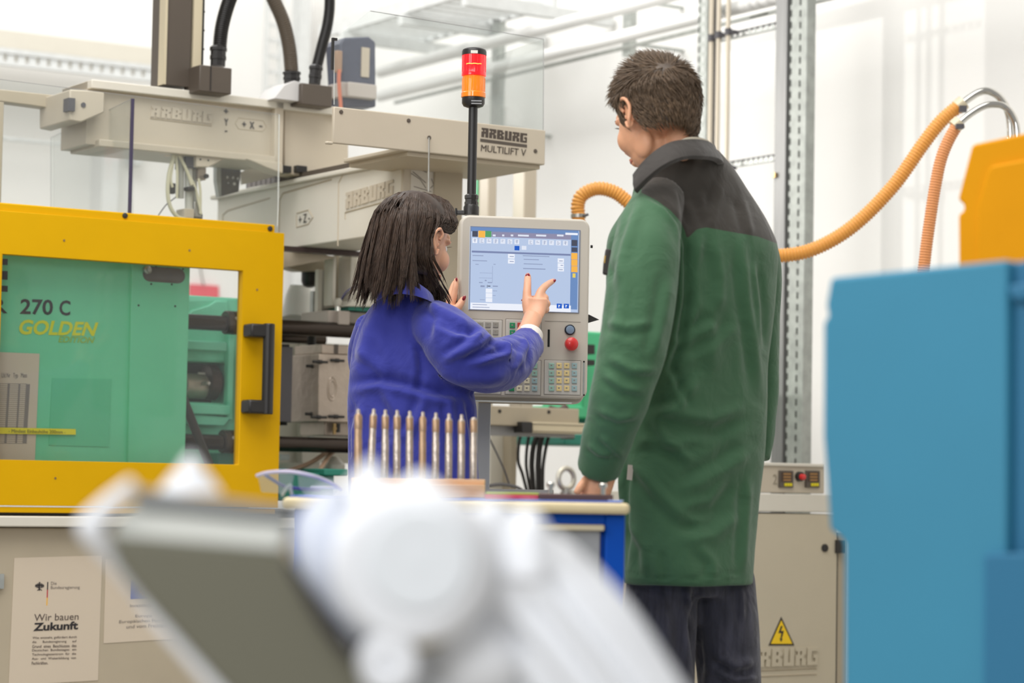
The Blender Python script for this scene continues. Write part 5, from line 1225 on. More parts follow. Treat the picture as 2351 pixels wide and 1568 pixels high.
# ================================================================== people
def head_solids(mb, C, f, up, sc=1.0, female=False):
    """C head centre, f facing direction, up head-up; adds overlapping solids of skull, face, jaw, nose"""
    f = np.array(f, float); f /= np.linalg.norm(f); up = np.array(up, float); up -= f * (up @ f); up /= np.linalg.norm(up)
    r = np.cross(f, up); R = np.array([r, f, up])
    def L(p): return C + (R.T @ np.array(p, float)) * sc
    def E(c, rad): mb.ell(L(c), R, tuple(q * sc for q in rad), 22, 16)
    j = 0.92 if female else 1.0
    E((0, -0.014, 0.036), (0.075, 0.096, 0.082)); E((0, 0.028, -0.020), (0.067 * j, 0.060, 0.078))
    E((0, 0.024, -0.066), (0.050 * j, 0.054, 0.042)); E((0, 0.064, -0.100), (0.020 * j, 0.016, 0.015))
    for s in (-1, 1):
        E((s * 0.038, 0.050, -0.032), (0.027, 0.030, 0.032)); E((s * 0.040 * j, 0.006, -0.062), (0.016, 0.030, 0.032))
        E((s * 0.030, 0.070, 0.020), (0.022, 0.015, 0.009))
    E((0, 0.074, 0.030), (0.044, 0.018, 0.024))
    mb.tube([L((0, 0.080, 0.012)), L((0, 0.094, -0.012)), L((0, 0.106, -0.032)), L((0, 0.094, -0.044))], [0.008 * sc, 0.009 * sc, 0.0125 * sc, 0.010 * sc], 10)
    for s in (-1, 1): E((s * 0.013, 0.092, -0.038), (0.008, 0.010, 0.007))
    E((0, 0.084, -0.063), (0.023, 0.010, 0.006)); E((0, 0.082, -0.074), (0.020, 0.010, 0.006))
    return L, R
def ear_mb(L, R, s, sc=1.0, tuck=0.0):
    """ear with a bowl, helix rim and lobe"""
    mb = MB(); tilt = -0.12
    def A(y, z, o=0.0): return L((s * (0.0735 + tuck + o), -0.012 + y * math.cos(tilt) - z * math.sin(tilt), -0.004 + y * math.sin(tilt) + z * math.cos(tilt)))
    out = [(0.008, 0.010), (0.012, 0.024), (0.004, 0.033), (-0.008, 0.033), (-0.018, 0.024), (-0.020, 0.008), (-0.014, -0.008), (-0.006, -0.020), (0.002, -0.028), (0.009, -0.026), (0.010, -0.014)]
    mb.tube([A(y, z, 0.010 + 0.006 * (y < 0) + 0.003 * (z > 0.02)) for y, z in out], 0.0042 * sc, 8, smooth=4)
    mb.tube([A(y * 0.55 + 0.001, z * 0.62, 0.008) for y, z in out[2:9]], 0.0036 * sc, 8, smooth=3)
    c = A(-0.004, 0.004, 0.004); mb.ell(c, R, (0.008 * sc, 0.015 * sc, 0.027 * sc), 16, 10); mb.ell(A(0.002, -0.024, 0.008), R, (0.006 * sc, 0.009 * sc, 0.009 * sc), 12, 8)
    mb.ell(A(0.009, -0.002, 0.006), R, (0.005 * sc, 0.004 * sc, 0.006 * sc), 10, 8)
    return mb
def face_details(L, R, par, sc, hair_m, lip=(186, 96, 92)):
    eye_w = mat('eye_white', (232, 226, 220), 0.2, coat=1.0); iris = mat('iris_brown', (70, 48, 34), 0.2, coat=1.0)
    for s in (-1, 1):
        e = obj('eye', MB().ell(L((s * 0.031, 0.066, 0.002)), R, (0.0125 * sc,) * 3, 16, 12), eye_w, par)
        obj('iris', MB().ell(L((s * 0.031, 0.0775, 0.002)), R, (0.0055 * sc, 0.002 * sc, 0.0055 * sc), 12, 8), iris, e)
        obj('eyebrow', MB().tube([L((s * 0.014, 0.090, 0.020)), L((s * 0.030, 0.087, 0.027)), L((s * 0.048, 0.074, 0.022))], [0.003 * sc, 0.0034 * sc, 0.002 * sc], 8, smooth=3), hair_m, par)
        mb = MB()
        for q in range(9):
            x = 0.021 + q * 0.0028
            mb.tube([L((s * x, 0.079 - abs(q - 4) * 0.0006, 0.008)), L((s * (x + 0.002), 0.088 - abs(q - 4) * 0.0005, 0.011))], [0.0006, 0.0002], 4)
        obj('eyelashes', mb, hair_m, par, kind='stuff')
    obj('lips', MB().tube([L((-0.022, 0.080, -0.068)), L((-0.010, 0.090, -0.066)), L((0, 0.092, -0.067)), L((0.010, 0.090, -0.066)), L((0.022, 0.080, -0.068))], [0.002, 0.0055, 0.0055, 0.0055, 0.002], 10, smooth=3), mat('lips', lip, 0.4), par)

def garment_torso(mb, rows, D, yaw, ratio, p=2.4, n=44, cap=True):
    """rows: (py, xl, xr[, dD, ratio]) silhouette of a body turned by yaw; elliptical sections fitted to that width"""
    rings = []
    e1 = np.array([math.cos(yaw), math.sin(yaw), 0]); e2 = np.array([-math.sin(yaw), math.cos(yaw), 0])
    for row in rows:
        py, xl, xr = row[:3]; d = D + (row[3] if len(row) > 3 else 0); rt = row[4] if len(row) > 4 else ratio
        c = P((xl + xr) / 2, py, d); w = (xr - xl) / 2 * m_per_px(d)
        A = w / math.sqrt(math.cos(yaw) ** 2 + (rt * math.sin(yaw)) ** 2) * 0.985
        rings.append(ring_pts(c, e1, e2, A, A * rt, n, p))
    # smooth extra rings
    R_ = np.array(rings); out = []
    for i in range(len(R_) - 1):
        p0, p1, p2, p3 = R_[max(i - 1, 0)], R_[i], R_[i + 1], R_[min(i + 2, len(R_) - 1)]
        for k in range(4):
            t = k / 4; out.append(0.5 * ((2 * p1) + (-p0 + p2) * t + (2 * p0 - 5 * p1 + 4 * p2 - p3) * t * t + (-p0 + 3 * p1 - 3 * p2 + p3) * t ** 3))
    out.append(R_[-1])
    return mb.loft([list(r) for r in out], cap)
def limb(mb, st, seg=20, sm=6, ell=None, grow=0.0):
    """st: (px,py,D,r_px)"""
    return mb.tube([P(x, y, d) for x, y, d, r in st], [r * m_per_px(d) + grow for x, y, d, r in st], seg, smooth=sm, ell=ell)
def seg_dist(X, Y, pl):
    """distance in px from points to a polyline, and signed side of nearest segment, and parameter 0..1"""
    best = np.full(X.shape, 1e9); side = np.zeros(X.shape); par = np.zeros(X.shape); n = len(pl) - 1
    for i in range(n):
        ax, ay = pl[i]; bx, by = pl[i + 1]; dx, dy = bx - ax, by - ay; L2 = dx * dx + dy * dy + 1e-9
        t = np.clip(((X - ax) * dx + (Y - ay) * dy) / L2, 0, 1)
        qx, qy = X - (ax + t * dx), Y - (ay + t * dy); d = np.hypot(qx, qy)
        m = d < best; best = np.where(m, d, best); side = np.where(m, np.sign(dx * qy - dy * qx), side); par = np.where(m, (i + t) / n, par)
    return best, side, par
def in_poly(X, Y, poly):
    """signed distance in px, positive inside"""
    inside = np.zeros(X.shape, bool); n = len(poly)
    for i in range(n):
        ax, ay = poly[i]; bx, by = poly[(i + 1) % n]
        c = ((ay > Y) != (by > Y)) & (X < (bx - ax) * (Y - ay) / (by - ay + 1e-9) + ax)
        inside ^= c
    d, _, _ = seg_dist(X, Y, list(poly) + [poly[0]])
    return np.where(inside, d, -d)
def drape(me, creases, view_gate=0.05, noise=0.0, nscale=1.0, seed=1, dist=None):
    """press folds into cloth. crease: (polyline px, width px, depth m); positive is a raised fold with a valley beside it"""
    V = get_co(me); N = get_no(me); X, Y = project(V)
    vd = V - EYE; vd /= np.linalg.norm(vd, axis=1)[:, None]
    gate = np.clip((-(N * vd).sum(1) - view_gate) / 0.35, 0, 1)
    if dist is not None: gate = gate * dist(V, X, Y)
    off = np.zeros(len(V))
    for pl, w, d in creases:
        ds, sd, t = seg_dist(X, Y, pl)
        fade = np.clip(np.minimum(t, 1 - t) * 5 + 0.12, 0, 1)
        u = ds / w * sd
        off += 1.35 * d * fade * (np.exp(-(u ** 2) * 1.6) - 0.75 * np.exp(-((u - 1.35) ** 2) * 1.8))
    V = V + N * (off * gate)[:, None]
    if noise:
        rg = np.random.default_rng(seed); o2 = np.zeros(len(V))
        for k in range(14):
            kv = rg.normal(size=3) * np.array([1.0, 1.0, 0.45]) * (9 + 22 * rg.random()) * nscale
            ph = rg.random() * 6.28
            o2 += np.sin(V @ kv + ph + 1.2 * np.sin(V @ (kv[::-1] * 0.45) + ph)) / (1 + 0.05 * np.linalg.norm(kv))
        V = V + N * (o2 * noise / 2.2)[:, None]
    set_co(me, V)
    return V
def cloth(name, rgb, rough=0.75, rgb2=None, attr=None, bump=0.25, wear=0.05, sheen=0.2, hem=None):
    m = mat(name, rgb, rough, bump=0, var=wear, vscale=6)
    nt = m.node_tree; b = nt.nodes['Principled BSDF']
    b.inputs['Specular IOR Level'].default_value = 0.25
    b.inputs['Sheen Weight'].default_value = sheen; b.inputs['Sheen Roughness'].default_value = 0.5
    tc = nt.nodes.new('ShaderNodeTexCoord')
    n1 = nt.nodes.new('ShaderNodeTexNoise'); n1.inputs['Scale'].default_value = 14; n1.inputs['Detail'].default_value = 3; n1.inputs['Distortion'].default_value = 0.6
    n2 = nt.nodes.new('ShaderNodeTexNoise'); n2.inputs['Scale'].default_value = 500; n2.inputs['Detail'].default_value = 2
    mx = nt.nodes.new('ShaderNodeMath'); mx.operation = 'MULTIPLY_ADD'; mx.inputs[1].default_value = 0.03
    nt.links.new(tc.outputs['Object'], n1.inputs['Vector']); nt.links.new(tc.outputs['Object'], n2.inputs['Vector'])
    nt.links.new(n2.outputs['Fac'], mx.inputs[0]); nt.links.new(n1.outputs['Fac'], mx.inputs[2])
    bp = nt.nodes.new('ShaderNodeBump'); bp.inputs['Strength'].default_value = bump; bp.inputs['Distance'].default_value = 0.02
    nt.links.new(mx.outputs[0], bp.inputs['Height']); nt.links.new(bp.outputs[0], b.inputs['Normal'])
    if attr:
        at = nt.nodes.new('ShaderNodeAttribute'); at.attribute_name = attr
        gt = nt.nodes.new('ShaderNodeMath'); gt.operation = 'GREATER_THAN'; gt.inputs[1].default_value = 0.0
        mix = nt.nodes.new('ShaderNodeMix'); mix.data_type = 'RGBA'
        src = b.inputs['Base Color'].links[0].from_socket
        nt.links.new(at.outputs['Fac'], gt.inputs[0]); nt.links.new(gt.outputs[0], mix.inputs[0])
        nt.links.new(src, mix.inputs[6]); mix.inputs[7].default_value = lin(rgb2)
        nt.links.new(mix.outputs[2], b.inputs['Base Color'])
    return m
def set_attr(me, name, vals):
    a = me.attributes.new(name, 'FLOAT', 'POINT'); a.data.foreach_set('value', np.ascontiguousarray(vals, dtype=np.float32))

def strands(roots, paths_fn, n, w, mat_, parent, name, seed=3, segs=5):
    """fine hair locks as slim three-sided strips"""
    rg = np.random.default_rng(seed); V = []; F = []
    for i in range(n):
        pts, ww = paths_fn(i, rg)
        if pts is None: continue
        k = len(V); m = len(pts)
        ph = rg.random() * 6.28
        for j, p in enumerate(pts):
            t = pts[min(j + 1, m - 1)] - pts[max(j - 1, 0)]; t = t / (np.linalg.norm(t) + 1e-9)
            a = np.cross(t, (0.3, 0.5, 0.8)); a /= np.linalg.norm(a) + 1e-9; b = np.cross(t, a)
            wj = ww * (1 - 0.8 * (j / (m - 1)) ** 2)
            for q in range(3):
                an = ph + q * 2.094; V.append(tuple(p + (a * math.cos(an) + b * math.sin(an)) * wj))
        for j in range(m - 1):
            for q in range(3):
                F.append((k + j * 3 + q, k + j * 3 + (q + 1) % 3, k + (j + 1) * 3 + (q + 1) % 3, k + (j + 1) * 3 + q))
    me = bpy.data.meshes.new(name); me.from_pydata(V, [], F)
    return obj(name, me, mat_, parent, fix=False, sharp=0)
def hair_mat(name, rgb, rough=0.45):
    m = mat(name, rgb, rough, var=0.35, vscale=90, spec=0.35); return m

# ------------------------------------------------------------------ the man
DM = 5.32
mf = np.array([-math.sin(0.60), math.cos(0.60), -0.34]); mC = P(1502, 272, DM)
man = thing('person', 'man in long green work coat with black shoulders, seen from behind', 'person', (P(1590, 1500, DM)[0], DM, 0))
mb = MB(); Lm, Rm = head_solids(mb, mC, mf, (0, 0, 1), 1.0)
mb.ell(Lm((0.028, -0.040, -0.066)), Rm, (0.036, 0.038, 0.050))
limb(mb, [(1508, 320, DM + 0.005, 60), (1522, 362, DM + 0.02, 60), (1566, 408, DM + 0.11, 46)], sm=4)
garment_torso(mb, [(430, 1510, 1640, 0.09), (470, 1480, 1680, 0.09), (540, 1450, 1720, 0.08), (700, 1450, 1730, 0.08), (900, 1470, 1720, 0.08), (1080, 1475, 1715, 0.08), (1180, 1480, 1705, 0.08)], DM, 0.6, 0.55)
limb(mb, [(1500, 510, 5.26, 46), (1465, 700, 5.20, 42), (1435, 860, 5.17, 38), (1398, 1010, 5.18, 28), (1384, 1082, 5.20, 25)], sm=5)
limb(mb, [(1710, 540, 5.55, 40), (1735, 640, 5.60, 36), (1738, 760, 5.60, 32), (1740, 900, 5.58, 28), (1732, 1010, 5.58, 22), (1700, 1040, 5.62, 22)], sm=5)
for hx, d, kx in ((1522, 5.37, 1510), (1664, 5.47, 1676)):
    limb(mb, [(hx, 1150, d, 62), (hx, 1350, d, 54), (kx, 1620, d, 46), (kx, 1850, d, 40), (kx, 2080, d + 0.02, 30)], sm=4)
# left hand resting behind the bench edge
limb(mb, [(1386, 1070, 5.20, 30), (1381, 1095, 5.20, 33), (1368, 1125, 5.20, 36), (1358, 1150, 5.20, 34)], sm=4, seg=18)
fd = 5.20
for k, (x0, x1, x2, ln) in enumerate(((1338, 1318, 1312, 44), (1350, 1336, 1334, 54), (1364, 1356, 1356, 56), (1380, 1378, 1380, 48))):
    limb(mb, [(x0, 1128, fd, 10), (x0 - 8 + k * 3, 1128 + ln * .5, fd - 0.02, 9), (x2, 1128 + ln, fd - 0.01, 8)], seg=10, sm=4)
limb(mb, [(1350, 1096, fd - 0.01, 11), (1334, 1116, fd - 0.03, 10), (1322, 1134, fd - 0.035, 8)], seg=10, sm=4)
# right hand, in front of the body
limb(mb, [(1692, 1040, 5.62, 24), (1660, 1052, 5.68, 28), (1640, 1056, 5.70, 24)], sm=3)
for k in range(4): limb(mb, [(1644, 1044 + k * 9, 5.70, 8), (1622, 1046 + k * 9, 5.70, 8), (1606, 1052 + k * 9, 5.68, 7)], seg=8, sm=3)
me = weld(mb, 0.0034, 3)
obj('body', me, skin_m, man, fix=False, sharp=0, label='bare neck, face and hand')
hair_mm = hair_mat('brown_short_hair', (98, 80, 62)); hair_mc = hair_mat('brown_hair_base', (74, 60, 47))
for s in (-1, 1): obj('ear', ear_mb(Lm, Rm, s, 1.0, -0.009 if s > 0 else 0.0), skin_m, man, sharp=0)
face_details(Lm, Rm, man, 1.0, hair_mc, (196, 120, 104))
def man_line(az, el):
    return True
skull_c = np.array([0, -0.014, 0.036]); skull_r = np.array([0.077, 0.0985, 0.085])
def man_keep(p):
    """p local head point: is it inside the short haircut?"""
    x, y, z = p
    if y > 0.055: return z > 0.072 - (y - 0.055) * 0.2
    if y > 0.018: return z > 0.022 + (y - 0.018) * 1.3 - (0.035 if y < 0.032 else 0)
    if x > 0.015 and y < 0.012: return z > -0.076
    if y > -0.018: return z > 0.030 or (y > 0.008 and z > -0.012)
    if y > -0.045: return z > 0.012 - (-0.018 - y) * 2.6
    return z > -0.064 + 0.008 * abs(x) / 0.05
def nape(p, d, rr):
    '''below the widest part the haircut falls nearly straight instead of curling under the skull'''
    if p[2] < 0.03 and p[1] < 0.02:
        h = math.hypot(d[0], d[1]) + 1e-6; k = min(1.0, (0.03 - p[2]) / 0.09)
        full = np.array([skull_c[0] + d[0] / h * rr[0], skull_c[1] + d[1] / h * rr[1], p[2]])
        w = 0.80 * (1 - 0.35 * k)
        p = p * (1 - w) + full * w
        if p[2] < 0: p = np.array([p[0], p[1], p[2] * 1.5])
    return p
# base cap
mb = MB(); nu, nv = 60, 44; vs = {}; 
def cap_mesh(C_, R_, keep, grow, sc, flat=0.0):
    V = []; F = []; ok = {}
    for i in range(nv + 1):
        for q in range(nu):
            th = math.pi * i / nv; ph = 2 * math.pi * q / nu
            d = np.array([math.sin(th) * math.cos(ph), math.sin(th) * math.sin(ph), math.cos(th)])
            rr = skull_r + grow
            p = skull_c + d * rr
            p = nape(p, d, rr)
            ok[(i, q)] = keep(p); V.append(C_ + (R_.T @ p) * sc)
    for i in range(nv):
        for q in range(nu):
            ids = [(i, q), (i, (q + 1) % nu), (i + 1, (q + 1) % nu), (i + 1, q)]
            if all(ok[t] for t in ids): F.append([t[0] * nu + t[1] for t in ids])
    b = MB(); b.v = [tuple(v) for v in V]; b.f = [tuple(f) for f in F]
    return b
hm = obj('hair', cap_mesh(mC, Rm, man_keep, 0.007, 1.0), hair_mc, man, sharp=0, label='short brown hair')
md = hm.modifiers.new('s', 'SOLIDIFY'); md.thickness = 0.006; md.offset = -1
def man_hair(i, rg):
    while True:
        d = rg.normal(size=3); d /= np.linalg.norm(d)
        p = skull_c + d * (skull_r + (0.003 if d[2] > 0.2 else 0.009))
        p = nape(p, d, skull_r + 0.010)
        if man_keep(p + rg.normal(size=3) * 0.002): break
    top = np.clip((p[2] - 0.03) / 0.07, 0, 1); low = np.clip((-p[2]) / 0.07, 0, 1)
    ln = 0.017 + 0.024 * top ** 1.2 - 0.004 * low + rg.normal() * 0.003
    n_ = d / (skull_r / 0.09); n_ /= np.linalg.norm(n_)
    comb = np.array([0.28, 0.75, 0.25]) * top + np.array([0.0, -0.35, -1.0]) * (1 - top)
    if p[1] > 0.03: comb = np.array([0.1, 0.4, 0.9])
    comb = comb - n_ * (comb @ n_); comb /= np.linalg.norm(comb) + 1e-9
    cl = np.array([math.sin(p[0] * 90 + 3 * math.sin(p[1] * 60)), math.sin(p[1] * 80 + 2), math.cos(p[2] * 85 + p[0] * 70)]) * 0.28
    lift = 0.55 + 0.25 * top + 0.12 * rg.normal()
    dr = comb + n_ * lift + cl + rg.normal(size=3) * 0.12; dr /= np.linalg.norm(dr)
    pts = []
    for j in range(4):
        t = j / 3; q = p + dr * ln * t + comb * (ln * 0.35 * t * t) - n_ * ln * 0.22 * t * t
        pts.append(mC + Rm.T @ q)
    return pts, 0.0011 + 0.0004 * rg.random()
strand_o = strands(None, man_hair, 9000, 0, hair_mm, hm, 'hair_strands', 5); strand_o['kind'] = 'stuff'

# coat
mb = MB()
garment_torso(mb, [(342, 1496, 1646, 0.06, 0.78), (366, 1480, 1668, 0.06, 0.76), (398, 1468, 1696, 0.065, 0.70), (432, 1456, 1720, 0.07, 0.64), (470, 1446, 1746, 0.08), (510, 1420, 1770, 0.08), (560, 1396, 1790, 0.08), (640, 1394, 1786, 0.08), (740, 1392, 1776, 0.08), (840, 1400, 1766, 0.08),
                   (940, 1425, 1762, 0.08), (1040, 1428, 1757, 0.08), (1140, 1428, 1746, 0.08), (1240, 1433, 1738, 0.08, 0.68), (1300, 1431, 1734, 0.08, 0.72), (1336, 1431, 1731, 0.08, 0.74), (1344, 1436, 1728, 0.08, 0.73)], DM, 0.62, 0.60, 2.3)
limb(mb, [(1528, 440, 5.27, 50), (1508, 474, 5.24, 64), (1492, 530, 5.20, 76), (1482, 600, 5.16, 80), (1470, 700, 5.13, 80), (1452, 800, 5.11, 78), (1424, 900, 5.11, 70), (1398, 990, 5.14, 58), (1378, 1062, 5.18, 49), (1374, 1078, 5.19, 47)], 26, 6)
limb(mb, [(1712, 540, 5.53, 56), (1730, 590, 5.58, 58), (1735, 640, 5.60, 60), (1738, 760, 5.60, 54), (1740, 880, 5.58, 48), (1738, 980, 5.56, 42), (1734, 1054, 5.55, 34)], 24, 6)
me = weld(mb, 0.0062, 4)
cr = [
    # yoke and shoulder
    ([(1655, 420), (1640, 480), (1632, 530)], 14, 0.004), ([(1700, 450), (1712, 500), (1722, 545)], 12, 0.004), ([(1560, 430), (1572, 480), (1580, 520)], 10, -0.004), ([(1600, 440), (1615, 470), (1622, 500)], 12, 0.003),
    # armhole seam of the near sleeve
    ([(1478, 440), (1530, 470), (1562, 510), (1578, 570), (1574, 680), (1556, 780)], 9, -0.006), ([(1586, 560), (1588, 680), (1566, 790), (1535, 870)], 14, -0.010),
    # sleeve front folds
    ([(1440, 470), (1412, 560), (1402, 620)], 12, 0.006), ([(1470, 460), (1440, 560), (1418, 660)], 16, 0.006), ([(1420, 520), (1402, 590), (1398, 650)], 9, -0.005),
    ([(1392, 740), (1440, 752), (1500, 740)], 12, 0.004), ([(1400, 820), (1450, 850), (1510, 850)], 14, 0.006), ([(1388, 860), (1430, 890), (1480, 900)], 12, 0.005), ([(1372, 940), (1420, 960), (1460, 950)], 12, 0.005),
    ([(1540, 640), (1520, 740), (1500, 820)], 16, 0.005), ([(1380, 1000), (1410, 1030), (1430, 1050)], 10, 0.004), ([(1350, 1020), (1375, 1040), (1410, 1045)], 9, 0.004), ([(1440, 600), (1430, 700), (1410, 790)], 20, 0.004),
    # back: diagonal drapes
    ([(1610, 530), (1590, 620), (1600, 700), (1570, 790)], 16, 0.008), ([(1640, 545), (1655, 640), (1650, 720)], 16, 0.005), ([(1700, 560), (1712, 680), (1730, 790), (1745, 900)], 14, 0.006), ([(1740, 600), (1752, 700), (1756, 800)], 10, -0.005),
    ([(1650, 745), (1600, 770), (1560, 800)], 18, 0.006), ([(1700, 740), (1640, 800), (1560, 840)], 20, 0.004), ([(1540, 830), (1570, 900), (1580, 930)], 12, -0.006), ([(1600, 870), (1560, 930), (1500, 960)], 16, 0.007),
    ([(1720, 960), (1640, 990), (1560, 980), (1490, 960)], 20, -0.008), ([(1500, 950), (1530, 1010), (1590, 1060)], 16, 0.008), ([(1470, 1010), (1530, 1020), (1600, 1010)], 16, 0.005), ([(1720, 1040), (1660, 1080), (1560, 1130)], 20, 0.007),
    ([(1460, 1060), (1500, 1120), (1560, 1180), (1620, 1200)], 18, 0.006), ([(1690, 1110), (1640, 1170), (1560, 1190)], 18, -0.006), ([(1700, 1180), (1640, 1230), (1560, 1240)], 20, 0.006), ([(1450, 1200), (1480, 1260), (1480, 1320)], 14, 0.005),
    ([(1600, 1250), (1640, 1290), (1640, 1335)], 14, 0.004), ([(1720, 1100), (1715, 1200), (1710, 1320)], 12, 0.005), ([(1520, 1260), (1530, 1340)], 14, -0.004), ([(1640, 640), (1630, 760), (1640, 860)], 26, 0.005),
    ([(1446, 1060), (1440, 1150), (1436, 1300)], 8, -0.007),
    ([(1432, 1318), (1560, 1334), (1732, 1310)], 3.5, -0.003),
]
drape(me, cr, noise=0.0035, seed=7)
V = get_co(me); X, Y = project(V); N = get_no(me)
yoke = [(1484, 360), (1500, 300), (1700, 300), (1900, 500), (1900, 600), (1792, 562), (1740, 543), (1700, 536), (1660, 529), (1622, 522), (1600, 526), (1588, 538), (1577, 548), (1572, 530), (1562, 508), (1540, 484), (1510, 462), (1472, 442), (1476, 400)]
sdv = in_poly(X, Y, yoke)
back_side = V[:, 1] > (DM + 0.16 + 0.7 * (V[:, 0] - P(1590, 600, DM)[0]))
sdv = np.where(back_side & (Y > 440), -np.abs(sdv) - 5, sdv)
set_attr(me, 'yoke', sdv)
coat_m = cloth('green_work_cloth', (62, 99, 70), rgb2=(62, 58, 53), attr='yoke', bump=0.35)
coat = obj('coat', me, coat_m, man, fix=False, sharp=0, label='long green work coat with black yoke')
blk_cloth = cloth('black_work_cloth', (62, 58, 55), bump=0.3)
# collar: folded band round the neck
def band(name, C0, e1, e2, A, B, prof, m, parent, t0=0.0, t1=2 * math.pi, n=48, lean=0.0, lab=None):
    rings = []
    for q in range(n + 1):
        t = t0 + (t1 - t0) * q / n
        ct, st = math.cos(t), math.sin(t); d = e1 * ct * A + e2 * st * B; dn = d / np.linalg.norm(d)
        base = C0 + d + np.array([0, 0, lean * st])
        rings.append([base + dn * o + np.array([0, 0, h]) for o, h in prof])
    return obj(name, MB().loft(rings), m, parent, sharp=40, label=lab)
yw = 0.62; e1 = np.array([math.cos(yw), math.sin(yw), 0]); e2 = np.array([-math.sin(yw), math.cos(yw), 0])
cc = P(1566, 366, DM + 0.075)
mbc = MB()
colpts = [(1455, 408), (1470, 380), (1500, 348), (1535, 326), (1562, 320), (1600, 320), (1634, 328), (1650, 345)]
# front edge over the back of the neck (near side), modelled as a folded strip: inner stand, crest, outer fall
yt = [(1452, 402, 5.20), (1472, 376, 5.185), (1502, 348, 5.18), (1536, 328, 5.185), (1572, 321, 5.20), (1606, 321, 5.23), (1632, 328, 5.28), (1644, 342, 5.34), (1630, 350, 5.42), (1580, 352, 5.46)]
yb = [(1456, 436, 5.185), (1482, 410, 5.160), (1514, 384, 5.150), (1548, 366, 5.155), (1580, 358, 5.18), (1616, 358, 5.21), (1646, 362, 5.27), (1662, 374, 5.34), (1650, 378, 5.44), (1585, 378, 5.50)]
top_, _ = spline([P(*p) for p in yt], [0] * len(yt), 6); bot_, _ = spline([P(*p) for p in yb], [0] * len(yb), 6)
rings = []
cen = P(1560, 345, 5.33)
for a, b in zip(top_, bot_):
    inw = cen - a; inw[2] = 0; inw /= np.linalg.norm(inw) + 1e-9
    rings.append([b, a * 0.35 + b * 0.65 - inw * 0.003, a * 0.8 + b * 0.2, a + np.array([0, 0, 0.001]), a + inw * 0.005, b + inw * 0.012 + np.array([0, 0, -0.006]), b + inw * 0.004 - np.array([0, 0, 0.004])])
obj('collar', MB().loft(rings), blk_cloth, man, sharp=50, label='black turned-down coat collar')
shc = [(1556, 328, 5.225), (1576, 318, 5.225), (1604, 317, 5.245), (1628, 325, 5.30)]
a_, _ = spline([P(*p) for p in shc], [0] * 4, 6)
mb = MB()
for i in range(1): mb.loft([[p + np.array([0, 0, 0.002]), p + np.array([0, 0.006, 0.002]), p + np.array([0, 0.006, -0.03]), p + np.array([0, 0, -0.03])] for p in a_])
obj('shirt_collar', mb, mat('ecru_shirt', (216, 208, 188), 0.8), man, label='pale shirt collar edge')
# seams, label, pocket flap, sleeve cuff seam
def on_surface(px, mesh_obj_pts, XY, lift=0.003):
    """nearest visible surface point to each photo point"""
    out = []
    Xs, Ys, Vs, Ns = XY
    for x, y in px:
        d = (Xs - x) ** 2 + (Ys - y) ** 2
        near = np.argsort(d)[:12]; k = near[np.argmin(Vs[near, 1])]
        p = P(x, y, Vs[k, 1]); out.append(p + Ns[k] * lift)
    return out
Vc = get_co(me) + np.array(man['wloc']) if False else V
XY = (X, Y, V, N)
dark_green_thread = cloth('seam_dark_green', (36, 76, 50), bump=0.1)
for pl_px in ([(1344, 1070), (1374, 1080), (1418, 1088)],):
    pts = on_surface([(x, y - 14) for x, y in pl_px], None, XY, 0.001)
lb = on_surface([(1448, 1084)], None, XY, 0.004)[0]
FL = Plane((lb[0], lb[1]), 0.1)
obj('fabric_tab', MB().pprism(FL, [(1442, 1067), (1455, 1068), (1451, 1103), (1439, 1101)], 0.0015, 0), mat('tab_white', (214, 206, 196), 0.7), coat, smooth=False, label='small white fabric tab')
fp = P(1394, 598, 5.17)
pk = obj('phone_pouch', MB().pprism(F0(5.20), [(1391, 570), (1404, 573), (1400, 632), (1384, 628), (1386, 600)], 0.012, -0.012), mat('pouch_black', (52, 46, 44), 0.6), man, bev=0.003, label='black pouch clipped at the chest')
obj('pouch_mark', MB().pprism(F0(5.187), [(1387, 588), (1391, 586), (1389, 604), (1386, 603)], 0.0005, 0), mat('mark_gold', (190, 150, 70), 0.5), pk, smooth=False)
# trousers
mb = MB()
garment_torso(mb, [(1260, 1462, 1706, 0.09), (1320, 1458, 1708, 0.09), (1370, 1462, 1706, 0.09)], DM, 0.62, 0.5, 2.2)
limb(mb, [(1520, 1290, 5.41, 74), (1518, 1340, 5.40, 84), (1516, 1420, 5.39, 86), (1512, 1560, 5.38, 84), (1508, 1700, 5.33, 74), (1506, 1900, 5.34, 66), (1504, 2085, 5.35, 60)], 24, 5)
limb(mb, [(1656, 1290, 5.46, 66), (1658, 1340, 5.46, 76), (1664, 1440, 5.46, 78), (1674, 1560, 5.46, 74), (1680, 1700, 5.47, 66), (1684, 1900, 5.48, 60), (1688, 2075, 5.49, 56)], 24, 5)
me = weld(mb, 0.0065, 3)
drape(me, [([(1600, 1340), (1590, 1440), (1606, 1568)], 14, -0.010), ([(1460, 1350), (1470, 1440), (1480, 1540)], 8, 0.003), ([(1570, 1350), (1590, 1410), (1600, 1450)], 8, 0.004), ([(1640, 1500), (1690, 1530), (1730, 1520)], 14, 0.009), ([(1640, 1540), (1690, 1560), (1740, 1556)], 12, 0.008), ([(1700, 1350), (1705, 1430)], 8, 0.004), ([(1520, 1360), (1530, 1460), (1520, 1560)], 18, 0.005)], noise=0.0025, seed=9)
denim = cloth('charcoal_denim', (62, 62, 72), bump=0.5, wear=0.35)
denim.node_tree.nodes['Mapping'].inputs['Scale'].default_value = (12, 12, 2.0)
obj('trousers', me, denim, man, fix=False, sharp=0, label='charcoal denim trousers')
